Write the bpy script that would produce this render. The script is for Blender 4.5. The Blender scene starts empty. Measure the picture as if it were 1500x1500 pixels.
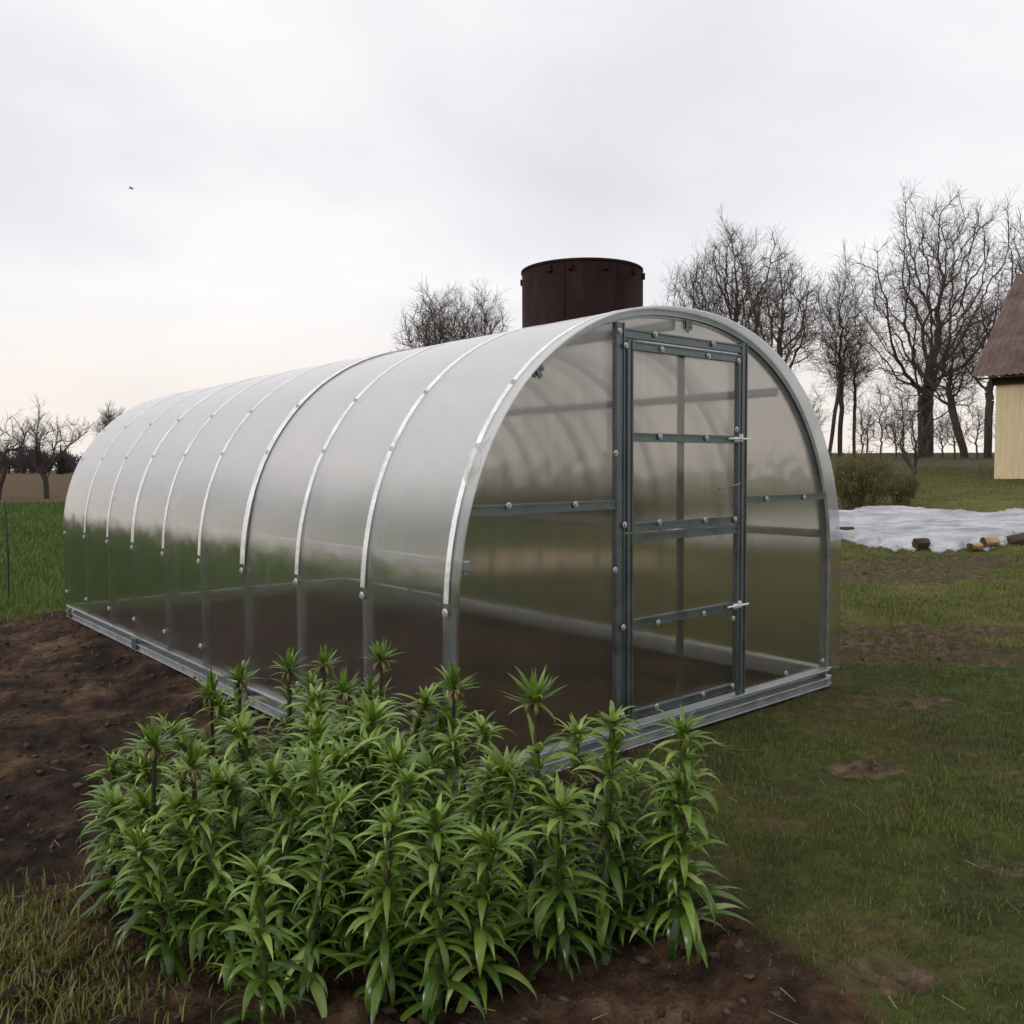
import bpy, math, random
import numpy as np
from mathutils import Matrix, Vector

random.seed(7)
rng = np.random.default_rng(7)
scene = bpy.context.scene
COL = scene.collection
R = math.radians

# ------------------------------------------------------------------ camera
F, YAW, PITCH, ROLL = 1281.0, 0.7055, 0.0525, -0.0051
C = np.array([-2.1404, -2.9178, 1.2987])
fw = np.array([math.sin(YAW)*math.cos(PITCH), math.cos(YAW)*math.cos(PITCH), -math.sin(PITCH)])
_r = np.array([math.cos(YAW), -math.sin(YAW), 0.0]); _u = np.cross(_r, fw)
rt = math.cos(ROLL)*_r + math.sin(ROLL)*_u
up = -math.sin(ROLL)*_r + math.cos(ROLL)*_u
fwh = np.array([math.sin(YAW), math.cos(YAW), 0.0])      # level forward
rth = np.array([math.cos(YAW), -math.sin(YAW), 0.0])     # level right
cam = bpy.data.cameras.new('camera'); cam.sensor_width = 36; cam.lens = F/1500*36
cam.clip_start = 0.05; cam.clip_end = 5000
cam_o = bpy.data.objects.new('camera', cam); COL.objects.link(cam_o)
M3 = Matrix(((rt[0], up[0], -fw[0], C[0]), (rt[1], up[1], -fw[1], C[1]), (rt[2], up[2], -fw[2], C[2]), (0, 0, 0, 1)))
cam_o.matrix_world = M3
scene.camera = cam_o

# ------------------------------------------------------------------ world, sun, exposure
SUN_EL, SUN_AZ = R(27), math.atan2(-0.95, 0.15)          # azimuth measured from +Y towards +X
w = bpy.data.worlds.new('World'); scene.world = w; w.use_nodes = True
nt = w.node_tree; nt.nodes.clear()
def N(tree, kind, **kw):
    n = tree.nodes.new(kind)
    for k, v in kw.items(): setattr(n, k, v)
    return n
def math_node(tree, op, a, b=None, clamp=False):
    n = N(tree, 'ShaderNodeMath', operation=op); n.use_clamp = clamp
    for i, v in enumerate((a, b)):
        if v is None: continue
        if isinstance(v, (int, float)): n.inputs[i].default_value = v
        else: tree.links.new(v, n.inputs[i])
    return n.outputs[0]
def mixcol(tree, fac, a, b, mode='MIX'):
    n = N(tree, 'ShaderNodeMix', data_type='RGBA', blend_type=mode)
    for i, v in ((0, fac), (6, a), (7, b)):
        if isinstance(v, (int, float)): n.inputs[i].default_value = v
        elif isinstance(v, (tuple, list)): n.inputs[i].default_value = (*v[:3], 1)
        else: tree.links.new(v, n.inputs[i])
    return n.outputs[2]
def ramp(tree, fac, stops, interp='LINEAR'):
    n = N(tree, 'ShaderNodeValToRGB'); n.color_ramp.interpolation = interp
    e = n.color_ramp.elements
    while len(e) < len(stops): e.new(0.5)
    for el, (p, c) in zip(e, stops):
        el.position = p; el.color = (c, c, c, 1) if isinstance(c, (int, float)) else (*c[:3], 1)
    tree.links.new(fac, n.inputs[0]); return n.outputs[0]
def noise(tree, vec, scale, detail=4, rough=0.55, dist=0.0):
    n = N(tree, 'ShaderNodeTexNoise'); n.inputs['Scale'].default_value = scale
    n.inputs['Detail'].default_value = detail; n.inputs['Roughness'].default_value = rough
    n.inputs['Distortion'].default_value = dist
    if vec is not None: tree.links.new(vec, n.inputs['Vector'])
    return n.outputs[0]
def mapping(tree, vec, scale=(1, 1, 1), rot=(0, 0, 0), loc=(0, 0, 0)):
    n = N(tree, 'ShaderNodeMapping'); n.inputs['Scale'].default_value = scale
    n.inputs['Rotation'].default_value = rot; n.inputs['Location'].default_value = loc
    tree.links.new(vec, n.inputs['Vector']); return n.outputs[0]

sky = N(nt, 'ShaderNodeTexSky', sky_type='NISHITA'); sky.sun_disc = False
sky.sun_elevation = SUN_EL; sky.sun_rotation = SUN_AZ; sky.dust_density = 2.0
tc = N(nt, 'ShaderNodeTexCoord')
sep = N(nt, 'ShaderNodeSeparateXYZ'); nt.links.new(tc.outputs['Generated'], sep.inputs[0])
zz = math_node(nt, 'MAXIMUM', sep.outputs[2], 0.0)
den = math_node(nt, 'ADD', zz, 0.22)
cx = math_node(nt, 'DIVIDE', sep.outputs[0], den); cy = math_node(nt, 'DIVIDE', sep.outputs[1], den)
comb = N(nt, 'ShaderNodeCombineXYZ'); nt.links.new(cx, comb.inputs[0]); nt.links.new(cy, comb.inputs[1])
cl = noise(nt, mapping(nt, comb.outputs[0], scale=(0.6, 0.75, 1), rot=(0, 0, 0.55), loc=(3.1, 1.7, 0)), 1.25, 6, 0.5, 0.25)
cloud = ramp(nt, cl, [(0.30, (0.74, 0.735, 0.775)), (0.45, (0.86, 0.85, 0.875)), (0.58, (0.97, 0.955, 0.955)), (0.72, (1.05, 1.02, 0.985))])
hz = ramp(nt, zz, [(0.0, 1.0), (0.07, 0.85), (0.20, 0.0)], 'EASE')
cloud = mixcol(nt, math_node(nt, 'MULTIPLY', hz, 0.85), cloud, (1.0, 0.90, 0.81))
zen = ramp(nt, zz, [(0.45, 0.0), (0.95, 1.0)])
cloud = mixcol(nt, zen, cloud, (1.35, 1.35, 1.40))
sc_cloud = mixcol(nt, 1.0, cloud, (9.8, 9.8, 9.95), 'MULTIPLY')
final = mixcol(nt, 0.93, sky.outputs[0], sc_cloud)
bg = N(nt, 'ShaderNodeBackground'); bg.inputs['Strength'].default_value = 0.1
nt.links.new(final, bg.inputs['Color'])
wo = N(nt, 'ShaderNodeOutputWorld'); nt.links.new(bg.outputs[0], wo.inputs['Surface'])

sun = bpy.data.lights.new('sun', 'SUN'); sun.energy = 1.2; sun.angle = R(18); sun.color = (1.0, 0.95, 0.88)
sun_o = bpy.data.objects.new('sun', sun); COL.objects.link(sun_o)
sd = Vector((math.sin(SUN_AZ)*math.cos(SUN_EL), math.cos(SUN_AZ)*math.cos(SUN_EL), math.sin(SUN_EL)))
sun_o.rotation_euler = sd.to_track_quat('Z', 'Y').to_euler(); sun_o.location = (-10, 0, 20)

vs = scene.view_settings; vs.view_transform = 'Standard'; vs.look = 'None'; vs.gamma = 1; vs.exposure = 0.08
scene.cycles.use_denoising = True
scene.cycles.max_bounces = 10; scene.cycles.transparent_max_bounces = 24
scene.cycles.transmission_bounces = 10; scene.cycles.sample_clamp_indirect = 6

# ------------------------------------------------------------------ helpers: place, mesh, tags
def ray(px, py): return fw + rt*(px-750)/F - up*(py-749)/F
def P(px, py, v):
    d = ray(px, py); return C + d*(v/np.dot(d, fwh))
def planeY(px, py, Y):
    d = ray(px, py); return C + d*((Y-C[1])/d[1])

def vnoise(x, y, seed=0):
    xi = np.floor(x).astype(np.int64); yi = np.floor(y).astype(np.int64)
    xf = x-xi; yf = y-yi
    def h(a, b):
        n = (a*374761393 + b*668265263 + seed*1442695041) & 0xFFFFFFFF
        n = ((n ^ (n >> 13))*1274126177) & 0xFFFFFFFF
        return ((n ^ (n >> 16)) & 0xFFFF)/65535.0
    u = xf*xf*(3-2*xf); v = yf*yf*(3-2*yf)
    return (h(xi, yi)*(1-u)+h(xi+1, yi)*u)*(1-v) + (h(xi, yi+1)*(1-u)+h(xi+1, yi+1)*u)*v
def fbm(x, y, seed=0, oct=4, gain=0.5):
    s = 0; a = 1; t = 0
    for i in range(oct):
        s = s + a*(vnoise(x, y, seed+i*17)-0.5); t += a; a *= gain; x = x*2.03+5.1; y = y*2.03-3.7
    return s/t
def sstep(a, b, x):
    t = np.clip((x-a)/(b-a), 0, 1); return t*t*(3-2*t)

_rv = np.array([0, 10.5, 13, 17.5, 21, 26, 34, 50, 62, 90, 160, 900.])
_rz = np.array([0, 0.0, .09, .40, .64, .99, 1.30, 1.82, 2.22, 2.1, 0.8, 0.0])
_dv = np.linspace(0, 200, 2001); _dz = np.interp(_dv, _rv, _rz)
_dz = np.convolve(np.pad(_dz, 20, mode='edge'), np.ones(41)/41, 'valid')
def to_uv(x, y):
    dx = x-C[0]; dy = y-C[1]
    return dx*rth[0]+dy*rth[1], dx*fwh[0]+dy*fwh[1]
def masks(x, y):
    """where each kind of ground lies: bare soil, dry bare patches, crop, ploughland, litter under the trees, sandy strip"""
    u, v = to_uv(x, y); vv = np.maximum(v, 0.3); a = u/vv
    wob = fbm(x*0.9, y*0.9, 3)*0.9
    soil = sstep(0.30, -0.25, x+wob*0.9-0.05)*sstep(6.75, 6.35, y+wob*0.35)
    soil = np.maximum(soil, ((x > 0) & (x < 3) & (y > 0) & (y < 6.1)).astype(float))
    soil = np.maximum(soil, sstep(0.35, 0.1, np.abs(x-1.5)-1.5)*sstep(0.25, 0.05, np.abs(y-3.05)-3.05)*sstep(1.6, 0.4, x-wob))
    # the bed in which the plants stand
    bed = sstep(0.20, -0.15, u+wob*0.3-0.52)*sstep(4.4, 3.9, v)*sstep(-2.6, -2.2, y-x*0.0+wob*.2)
    soil = np.maximum(soil, bed)
    def patch(cu, cv, ru, rv, s):
        d = ((u-cu)/ru)**2+((v-cv)/rv)**2
        return sstep(1.35, 0.45, d+fbm(x*1.7, y*1.7, s)*1.6)
    bare = np.maximum.reduce([patch(2.9, 6.8, 1.2, 0.8, 21)*.95, patch(4.6, 7.3, 1.3, 0.35, 22)*.8, patch(1.65, 4.0, 0.25, 0.12, 23),
                              patch(4.9, 11.0, 1.2, 1.0, 24), patch(4.1, 11.3, 0.9, 0.9, 25), patch(5.9, 11.9, .9, .5, 30), patch(2.3, 5.2, 0.5, 0.2, 26)*0.6,
                              patch(6.3, 12.2, 1.6, .6, 27)*.8, patch(0.85, 2.35, .3, .12, 28)*.8, patch(1.9, 3.0, .3, .14, 29)*.5])
    bare = bare*(1-soil)
    crop = sstep(6.4, 6.9, y+wob*0.35)*sstep(-0.02, -0.12, a)
    plough = sstep(33, 38, v+wob*3)*sstep(-0.02, -0.12, a)
    litter = sstep(30, 37, v+wob*4)*sstep(56, 50, v)*sstep(0.1, 0.2, a)
    sand = patch(0.4, 12.5, 2.2, 1.1, 31)*0.9
    fresh = sstep(5.0, 8.0, v+wob*2.5)*sstep(0.05, .15, a)*(0.45+0.9*np.clip(fbm(x*.8, y*.8, 33, 3)+.35, 0, 1))*sstep(30, 18, v)
    return soil, bare, crop*(1-plough), plough, litter, sand, np.clip(fresh, 0, 1)
def gbase(x, y):
    u, v = to_uv(x, y); vv = np.maximum(v, 0.3); a = u/vv
    S = sstep(-0.28, 0.12, a)*(v > 0)
    z = -0.12 + S*np.interp(np.clip(v, 0, 200), _dv, _dz)
    z = z - 0.06*sstep(0.05, -0.35, x)*sstep(7.2, 6.2, y)*sstep(-3.5, -1.5, y)
    z = z + fbm(x*0.22, y*0.22, 9)*0.10*sstep(7, 18, np.hypot(x, y))
    return z
def ground_z(x, y):
    x = np.asarray(x, float); y = np.asarray(y, float)
    soil, bare, crop, plough, litter, sand, fresh = masks(x, y)
    u, v = to_uv(x, y)
    near = sstep(30, 9, np.hypot(x-C[0], y-C[1]))
    z = gbase(x, y)
    inside = (x > -0.04) & (x < 3.04) & (y > -0.04) & (y < 6.2)
    lump = fbm(x*1.6, y*1.6, 40, 4)*0.10 + np.abs(fbm(x*4.2, y*4.2, 41, 4))*0.13 + fbm(x*15, y*15, 42, 3)*0.04
    z = z + soil*near*lump*np.where(inside, 0.5, 1.0)
    z = z + bare*near*(np.abs(fbm(x*4, y*4, 43, 3))*0.16+fbm(x*14, y*14, 44, 2)*.04-.03)
    z = z + (1-soil)*near*fbm(x*2.2, y*2.2, 45, 3)*0.03
    return z
def gz(x, y): return float(ground_z(np.array([x]), np.array([y]))[0])
def G(px, v, py=690):
    p = P(px, py, v); return Vector((p[0], p[1], gz(p[0], p[1])))

def mesh_np(name, verts, faces, mat, parent=None, smooth=False, attrs=None, mats=None):
    """faces: (n,k) array of one face size, or list of arrays"""
    me = bpy.data.meshes.new(name)
    fl = faces if isinstance(faces, list) else [faces]
    loops = np.concatenate([f.ravel() for f in fl]).astype(np.int32)
    tot = np.concatenate([np.full(len(f), f.shape[1]) for f in fl]).astype(np.int32)
    start = np.concatenate([[0], np.cumsum(tot)[:-1]]).astype(np.int32)
    me.vertices.add(len(verts)); me.vertices.foreach_set('co', np.asarray(verts, np.float32).ravel())
    me.loops.add(len(loops)); me.loops.foreach_set('vertex_index', loops)
    me.polygons.add(len(tot)); me.polygons.foreach_set('loop_start', start); me.polygons.foreach_set('loop_total', tot)
    if smooth: me.polygons.foreach_set('use_smooth', np.ones(len(tot), bool))
    me.update(calc_edges=True)
    if attrs:
        for k, v in attrs.items():
            at = me.attributes.new(k, 'FLOAT', 'POINT'); at.data.foreach_set('value', np.asarray(v, np.float32))
    me.materials.append(mat)
    o = bpy.data.objects.new(name, me); COL.objects.link(o)
    if parent is not None: o.parent = parent
    return o

class MB:
    def __init__(s): s.v = []; s.f = []; s.sm = []
    def add(s, vs, fs, smooth=False):
        b = len(s.v); s.v += [tuple(map(float, q)) for q in vs]
        for f in fs: s.f.append(tuple(b+i for i in f)); s.sm.append(smooth)
    def box(s, x0, x1, y0, y1, z0, z1, bev=0.0):
        if bev > 0:
            b = bev
            vs = []; 
            for sx in (0, 1):
                for sy in (0, 1):
                    for sz in (0, 1):
                        X = (x0, x1)[sx]; Y = (y0, y1)[sy]; Z = (z0, z1)[sz]
                        ix = b if sx == 0 else -b; iy = b if sy == 0 else -b; iz = b if sz == 0 else -b
                        vs += [(X, Y+iy, Z+iz), (X+ix, Y, Z+iz), (X+ix, Y+iy, Z)]
            def I(sx, sy, sz, k): return (sx*4+sy*2+sz)*3+k
            fs = []
            for sx in (0, 1): fs.append([I(sx, 0, 0, 0), I(sx, 1, 0, 0), I(sx, 1, 1, 0), I(sx, 0, 1, 0)])
            for sy in (0, 1): fs.append([I(0, sy, 0, 1), I(1, sy, 0, 1), I(1, sy, 1, 1), I(0, sy, 1, 1)])
            for sz in (0, 1): fs.append([I(0, 0, sz, 2), I(1, 0, sz, 2), I(1, 1, sz, 2), I(0, 1, sz, 2)])
            for sx in (0, 1):
                for sy in (0, 1): fs.append([I(sx, sy, 0, 0), I(sx, sy, 1, 0), I(sx, sy, 1, 1), I(sx, sy, 0, 1)])
                for sz in (0, 1): fs.append([I(sx, 0, sz, 0), I(sx, 1, sz, 0), I(sx, 1, sz, 2), I(sx, 0, sz, 2)])
            for sy in (0, 1):
                for sz in (0, 1): fs.append([I(0, sy, sz, 1), I(1, sy, sz, 1), I(1, sy, sz, 2), I(0, sy, sz, 2)])
            for sx in (0, 1):
                for sy in (0, 1):
                    for sz in (0, 1): fs.append([I(sx, sy, sz, 0), I(sx, sy, sz, 1), I(sx, sy, sz, 2)])
            s.add(vs, fs)
        else:
            vs = [(x, y, z) for x in (x0, x1) for y in (y0, y1) for z in (z0, z1)]
            s.add(vs, [(0, 1, 3, 2), (4, 6, 7, 5), (0, 4, 5, 1), (2, 3, 7, 6), (0, 2, 6, 4), (1, 5, 7, 3)])
    def tube(s, pts, rad, k=8, caps=True):
        pts = [Vector(p) for p in pts]; n = len(pts)
        rad = rad if isinstance(rad, (list, tuple)) else [rad]*n
        vs = []; prev = None
        for i, p in enumerate(pts):
            d = (pts[min(i+1, n-1)]-pts[max(i-1, 0)]).normalized()
            a = prev if prev is not None else Vector((0, 0, 1)) if abs(d.z) < .9 else Vector((1, 0, 0))
            a = (a-d*a.dot(d)).normalized(); prev = a; b = d.cross(a)
            for j in range(k):
                t = 2*math.pi*j/k; vs.append(p+(a*math.cos(t)+b*math.sin(t))*rad[i])
        fs = [(i*k+j, i*k+(j+1) % k, (i+1)*k+(j+1) % k, (i+1)*k+j) for i in range(n-1) for j in range(k)]
        s.add(vs, fs, True)
        if caps:
            s.add([vs[j] for j in range(k)], [tuple(range(k))[::-1]]); s.add([vs[(n-1)*k+j] for j in range(k)], [tuple(range(k))])
    def build(s, name, mat, parent=None, fix=True):
        me = bpy.data.meshes.new(name); me.from_pydata(s.v, [], s.f)
        me.polygons.foreach_set('use_smooth', s.sm)
        if fix:
            import bmesh
            bm = bmesh.new(); bm.from_mesh(me); bmesh.ops.recalc_face_normals(bm, faces=bm.faces); bm.to_mesh(me); bm.free()
        me.materials.append(mat)
        o = bpy.data.objects.new(name, me); COL.objects.link(o)
        if parent is not None: o.parent = parent
        return o

def tag(o, label=None, cat=None, group=None, kind=None):
    if label: o['label'] = label
    if cat: o['category'] = cat
    if group: o['group'] = group
    if kind: o['kind'] = kind
    return o
def empty(name, loc=(0, 0, 0), rz=0, **kw):
    o = bpy.data.objects.new(name, None); COL.objects.link(o); o.location = loc; o.rotation_euler.z = rz
    o.empty_display_size = 0.1
    return tag(o, **kw)

# ------------------------------------------------------------------ materials
def new_mat(name):
    m = bpy.data.materials.new(name); m.use_nodes = True; t = m.node_tree; t.nodes.clear()
    out = N(t, 'ShaderNodeOutputMaterial'); return m, t, out
def principled(t, out, **kw):
    b = N(t, 'ShaderNodeBsdfPrincipled'); t.links.new(b.outputs[0], out.inputs['Surface'])
    for k, v in kw.items():
        k = k.replace('_', ' ')
        if isinstance(v, (int, float)): b.inputs[k].default_value = v
        elif isinstance(v, (tuple, list)): b.inputs[k].default_value = (*v[:3], 1)
        else: t.links.new(v, b.inputs[k])
    return b
def bump(t, b, h, strength=0.3, dist=0.02):
    n = N(t, 'ShaderNodeBump'); n.inputs['Strength'].default_value = strength; n.inputs['Distance'].default_value = dist
    t.links.new(h, n.inputs['Height']); t.links.new(n.outputs[0], b.inputs['Normal'])
def objco(t): return N(t, 'ShaderNodeTexCoord').outputs['Object']
def geopos(t): return N(t, 'ShaderNodeNewGeometry').outputs['Position']
def attr(t, name): return N(t, 'ShaderNodeAttribute', attribute_name=name).outputs['Fac']

def noisy(name, c0, c1, scale, rough=0.8, metallic=0.0, bs=0.3, bd=0.02, detail=5, mscale=(1, 1, 1), spec=0.3, lo=.35, hi=.65):
    m, t, out = new_mat(name)
    n = noise(t, mapping(t, objco(t), scale=mscale), scale, detail)
    c = ramp(t, n, [(lo, c0), (hi, c1)])
    b = principled(t, out, Base_Color=c, Roughness=rough, Metallic=metallic)
    b.inputs['Specular IOR Level'].default_value = spec
    if bs: bump(t, b, n, bs, bd)
    return m

# ground: soil, turf, crop and ploughland by masks kept on the mesh
def ground_mat():
    m, t, out = new_mat('ground')
    p = geopos(t)
    nb = noise(t, p, 0.55, 5, 0.6); nm = noise(t, p, 2.6, 5, 0.62); nf = noise(t, p, 14, 5, 0.65); nff = noise(t, p, 60, 4, 0.7)
    turf = ramp(t, nm, [(0.30, (0.020, 0.026, 0.007)), (0.44, (0.042, 0.060, 0.012)), (0.56, (0.064, 0.086, 0.016)), (0.66, (0.105, 0.085, 0.036)), (0.76, (0.125, 0.085, 0.05))])
    turf = mixcol(t, ramp(t, nb, [(0.4, 0.0), (0.66, 0.6)]), turf, (0.085, 0.058, 0.030))
    turf = mixcol(t, 0.75, turf, ramp(t, nf, [(0.3, 0.45), (0.7, 1.25)]), 'MULTIPLY')
    soil = ramp(t, nm, [(0.32, (0.014, 0.009, 0.007)), (0.46, (0.038, 0.023, 0.015)), (0.57, (0.082, 0.048, 0.028)), (0.70, (0.150, 0.095, 0.058))])
    soil = mixcol(t, ramp(t, nb, [(0.42, 0.0), (0.6, 0.75)]), soil, mixcol(t, 1.0, soil, (0.50, 0.47, 0.50), 'MULTIPLY'))
    soil = mixcol(t, 0.9, soil, ramp(t, nf, [(0.32, 0.4), (0.68, 1.45)]), 'MULTIPLY')
    soil = mixcol(t, 0.6, soil, ramp(t, nff, [(0.3, 0.6), (0.7, 1.25)]), 'MULTIPLY')
    bare = ramp(t, nf, [(0.32, (0.030, 0.019, 0.013)), (0.48, (0.082, 0.055, 0.034)), (0.66, (0.155, 0.110, 0.068))])
    bare = mixcol(t, ramp(t, nm, [(0.48, 0.0), (0.62, 0.8)]), bare, (0.060, 0.058, 0.018))
    crop = ramp(t, nm, [(0.3, (0.036, 0.055, 0.009)), (0.7, (0.066, 0.100, 0.016))])
    pl = ramp(t, nb, [(0.3, (0.062, 0.044, 0.024)), (0.7, (0.105, 0.068, 0.038))])
    lit = ramp(t, nm, [(0.3, (0.060, 0.045, 0.028)), (0.7, (0.11, 0.085, 0.055))])
    snd = ramp(t, nf, [(0.3, (0.20, 0.16, 0.11)), (0.7, (0.36, 0.29, 0.20))])
    def k(name):
        a = attr(t, name)
        a = math_node(t, 'ADD', a, math_node(t, 'MULTIPLY', math_node(t, 'SUBTRACT', nf, 0.5), 0.9))
        return ramp(t, a, [(0.38, 0.0), (0.62, 1.0)])
    turf = mixcol(t, math_node(t, 'MULTIPLY', attr(t, 'm_fresh'), 0.75), turf, ramp(t, nm, [(0.3, (0.095, 0.105, 0.022)), (0.7, (0.19, 0.175, 0.06))]))
    c = mixcol(t, k('m_crop'), turf, crop)
    c = mixcol(t, k('m_litter'), c, lit); c = mixcol(t, k('m_sand'), c, snd)
    c = mixcol(t, k('m_plough'), c, pl); c = mixcol(t, k('m_bare'), c, bare); c = mixcol(t, k('m_soil'), c, soil)
    b = principled(t, out, Base_Color=c, Roughness=0.95); b.inputs['Specular IOR Level'].default_value = 0.12
    h = math_node(t, 'ADD', math_node(t, 'MULTIPLY', nf, 1.0), math_node(t, 'MULTIPLY', nff, 0.35))
    bump(t, b, h, 1.0, 0.05)
    return m

def galvanised(name, base, metallic, rough):
    m, t, out = new_mat(name)
    p = objco(t)
    vor = N(t, 'ShaderNodeTexVoronoi'); vor.inputs['Scale'].default_value = 45; t.links.new(p, vor.inputs['Vector'])
    n = noise(t, p, 9, 4)
    v = math_node(t, 'ADD', math_node(t, 'MULTIPLY', vor.outputs['Distance'], 0.25), math_node(t, 'MULTIPLY', n, 0.8))
    c = ramp(t, v, [(0.3, tuple(x*0.8 for x in base)), (0.65, tuple(min(1, x*1.15) for x in base))])
    r = ramp(t, n, [(0.3, rough*0.8), (0.7, rough*1.3)])
    principled(t, out, Base_Color=c, Roughness=r, Metallic=metallic)
    return m

def polycarbonate(name, haze_lo, haze_hi, z_lo, z_hi, blur, flute_axis, rough=0.07, tint=(0.94, 0.945, 0.93), kface=1.7, grain=0.0):
    """twin-wall sheet: four reflecting walls, a little blur from the flutes, a whitish haze on the upper part, painted in for sky brightness"""
    m, t, out = new_mat(name)
    g = N(t, 'ShaderNodeNewGeometry'); p = objco(t)
    # slight waviness of the sheet
    bw = noise(t, mapping(t, p, scale=(1, 1, 1)), 3.0, 2)
    fl = N(t, 'ShaderNodeTexWave', wave_type='BANDS', bands_direction=flute_axis, wave_profile='SIN')
    fl.inputs['Scale'].default_value = 9; fl.inputs['Distortion'].default_value = 0.4; fl.inputs['Detail'].default_value = 1
    t.links.new(p, fl.inputs['Vector'])
    ng = noise(t, p, 160, 2)
    hsum = math_node(t, 'ADD', math_node(t, 'MULTIPLY', bw, 1.7), math_node(t, 'ADD', math_node(t, 'MULTIPLY', fl.outputs['Fac'], 0.035), math_node(t, 'MULTIPLY', ng, 0.02+grain)))
    bn = N(t, 'ShaderNodeBump'); bn.inputs['Strength'].default_value = 0.25; bn.inputs['Distance'].default_value = 0.02
    t.links.new(hsum, bn.inputs['Height'])
    dot = N(t, 'ShaderNodeVectorMath', operation='DOT_PRODUCT')
    t.links.new(g.outputs['Normal'], dot.inputs[0]); t.links.new(g.outputs['Incoming'], dot.inputs[1])
    c = math_node(t, 'ABSOLUTE', dot.outputs['Value'])
    f5 = math_node(t, 'POWER', math_node(t, 'SUBTRACT', 1.0, c, True), 5.0)
    Fr = math_node(t, 'ADD', 0.05, math_node(t, 'MULTIPLY', f5, 0.95))
    Rf = math_node(t, 'SUBTRACT', 1.0, math_node(t, 'POWER', math_node(t, 'SUBTRACT', 1.0, Fr, True), kface), True)
    smp = {'X': (14, 14, 0.5), 'Y': (14, 14, 0.5)}[flute_axis]
    st = noise(t, mapping(t, p, scale=smp), 2.2, 4, 0.6)
    tc_ = mixcol(t, ramp(t, st, [(0.3, 0.0), (0.7, 1.0)]), tuple(x*0.93 for x in tint), tint)
    tr = N(t, 'ShaderNodeBsdfTransparent'); t.links.new(tc_, tr.inputs['Color'])
    rf = N(t, 'ShaderNodeBsdfRefraction'); rf.inputs['IOR'].default_value = 1.06; rf.inputs['Roughness'].default_value = 0.30
    t.links.new(tc_, rf.inputs['Color'])
    m1 = N(t, 'ShaderNodeMixShader'); m1.inputs[0].default_value = blur
    t.links.new(tr.outputs[0], m1.inputs[1]); t.links.new(rf.outputs[0], m1.inputs[2])
    gl = N(t, 'ShaderNodeBsdfGlossy'); gl.inputs['Roughness'].default_value = rough; gl.inputs['Color'].default_value = (0.98, 0.98, 0.98, 1)
    t.links.new(bn.outputs[0], gl.inputs['Normal'])
    m2 = N(t, 'ShaderNodeMixShader'); t.links.new(Rf, m2.inputs[0]); t.links.new(m1.outputs[0], m2.inputs[1]); t.links.new(gl.outputs[0], m2.inputs[2])
    df = N(t, 'ShaderNodeBsdfDiffuse'); df.inputs['Color'].default_value = (0.86, 0.86, 0.86, 1)
    tl = N(t, 'ShaderNodeBsdfTranslucent'); tl.inputs['Color'].default_value = (0.92, 0.92, 0.91, 1)
    m3 = N(t, 'ShaderNodeMixShader'); m3.inputs[0].default_value = 0.5
    t.links.new(df.outputs[0], m3.inputs[1]); t.links.new(tl.outputs[0], m3.inputs[2])
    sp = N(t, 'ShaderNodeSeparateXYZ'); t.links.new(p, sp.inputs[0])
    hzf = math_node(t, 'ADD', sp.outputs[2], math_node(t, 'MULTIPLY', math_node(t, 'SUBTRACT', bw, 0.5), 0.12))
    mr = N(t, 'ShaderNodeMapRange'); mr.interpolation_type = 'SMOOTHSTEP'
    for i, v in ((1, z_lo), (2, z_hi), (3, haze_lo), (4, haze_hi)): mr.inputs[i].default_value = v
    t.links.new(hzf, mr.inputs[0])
    hz_ = math_node(t, 'MULTIPLY', mr.outputs[0], ramp(t, ng, [(0.3, 0.85), (0.7, 1.15)]))  # whitening with height paints the bright sky onto the upper sheet
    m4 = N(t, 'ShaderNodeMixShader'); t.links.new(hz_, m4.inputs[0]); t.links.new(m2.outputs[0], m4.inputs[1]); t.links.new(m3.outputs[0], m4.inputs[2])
    t.links.new(m4.outputs[0], out.inputs['Surface'])
    return m

def leafy(name, stops, rough=0.42, trans=0.25, vein=True):
    m, t, out = new_mat(name)
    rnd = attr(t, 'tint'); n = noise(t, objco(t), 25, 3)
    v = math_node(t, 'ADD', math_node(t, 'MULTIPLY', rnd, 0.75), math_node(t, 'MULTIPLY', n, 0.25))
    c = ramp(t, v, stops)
    b = N(t, 'ShaderNodeBsdfPrincipled'); t.links.new(c, b.inputs['Base Color']); b.inputs['Roughness'].default_value = rough
    b.inputs['Specular IOR Level'].default_value = 0.4
    tl = N(t, 'ShaderNodeBsdfTranslucent'); t.links.new(mixcol(t, 1.0, c, (1.5, 1.45, 0.7), 'MULTIPLY'), tl.inputs['Color'])
    mx = N(t, 'ShaderNodeMixShader'); mx.inputs[0].default_value = trans
    t.links.new(b.outputs[0], mx.inputs[1]); t.links.new(tl.outputs[0], mx.inputs[2]); t.links.new(mx.outputs[0], out.inputs['Surface'])
    return m

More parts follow.
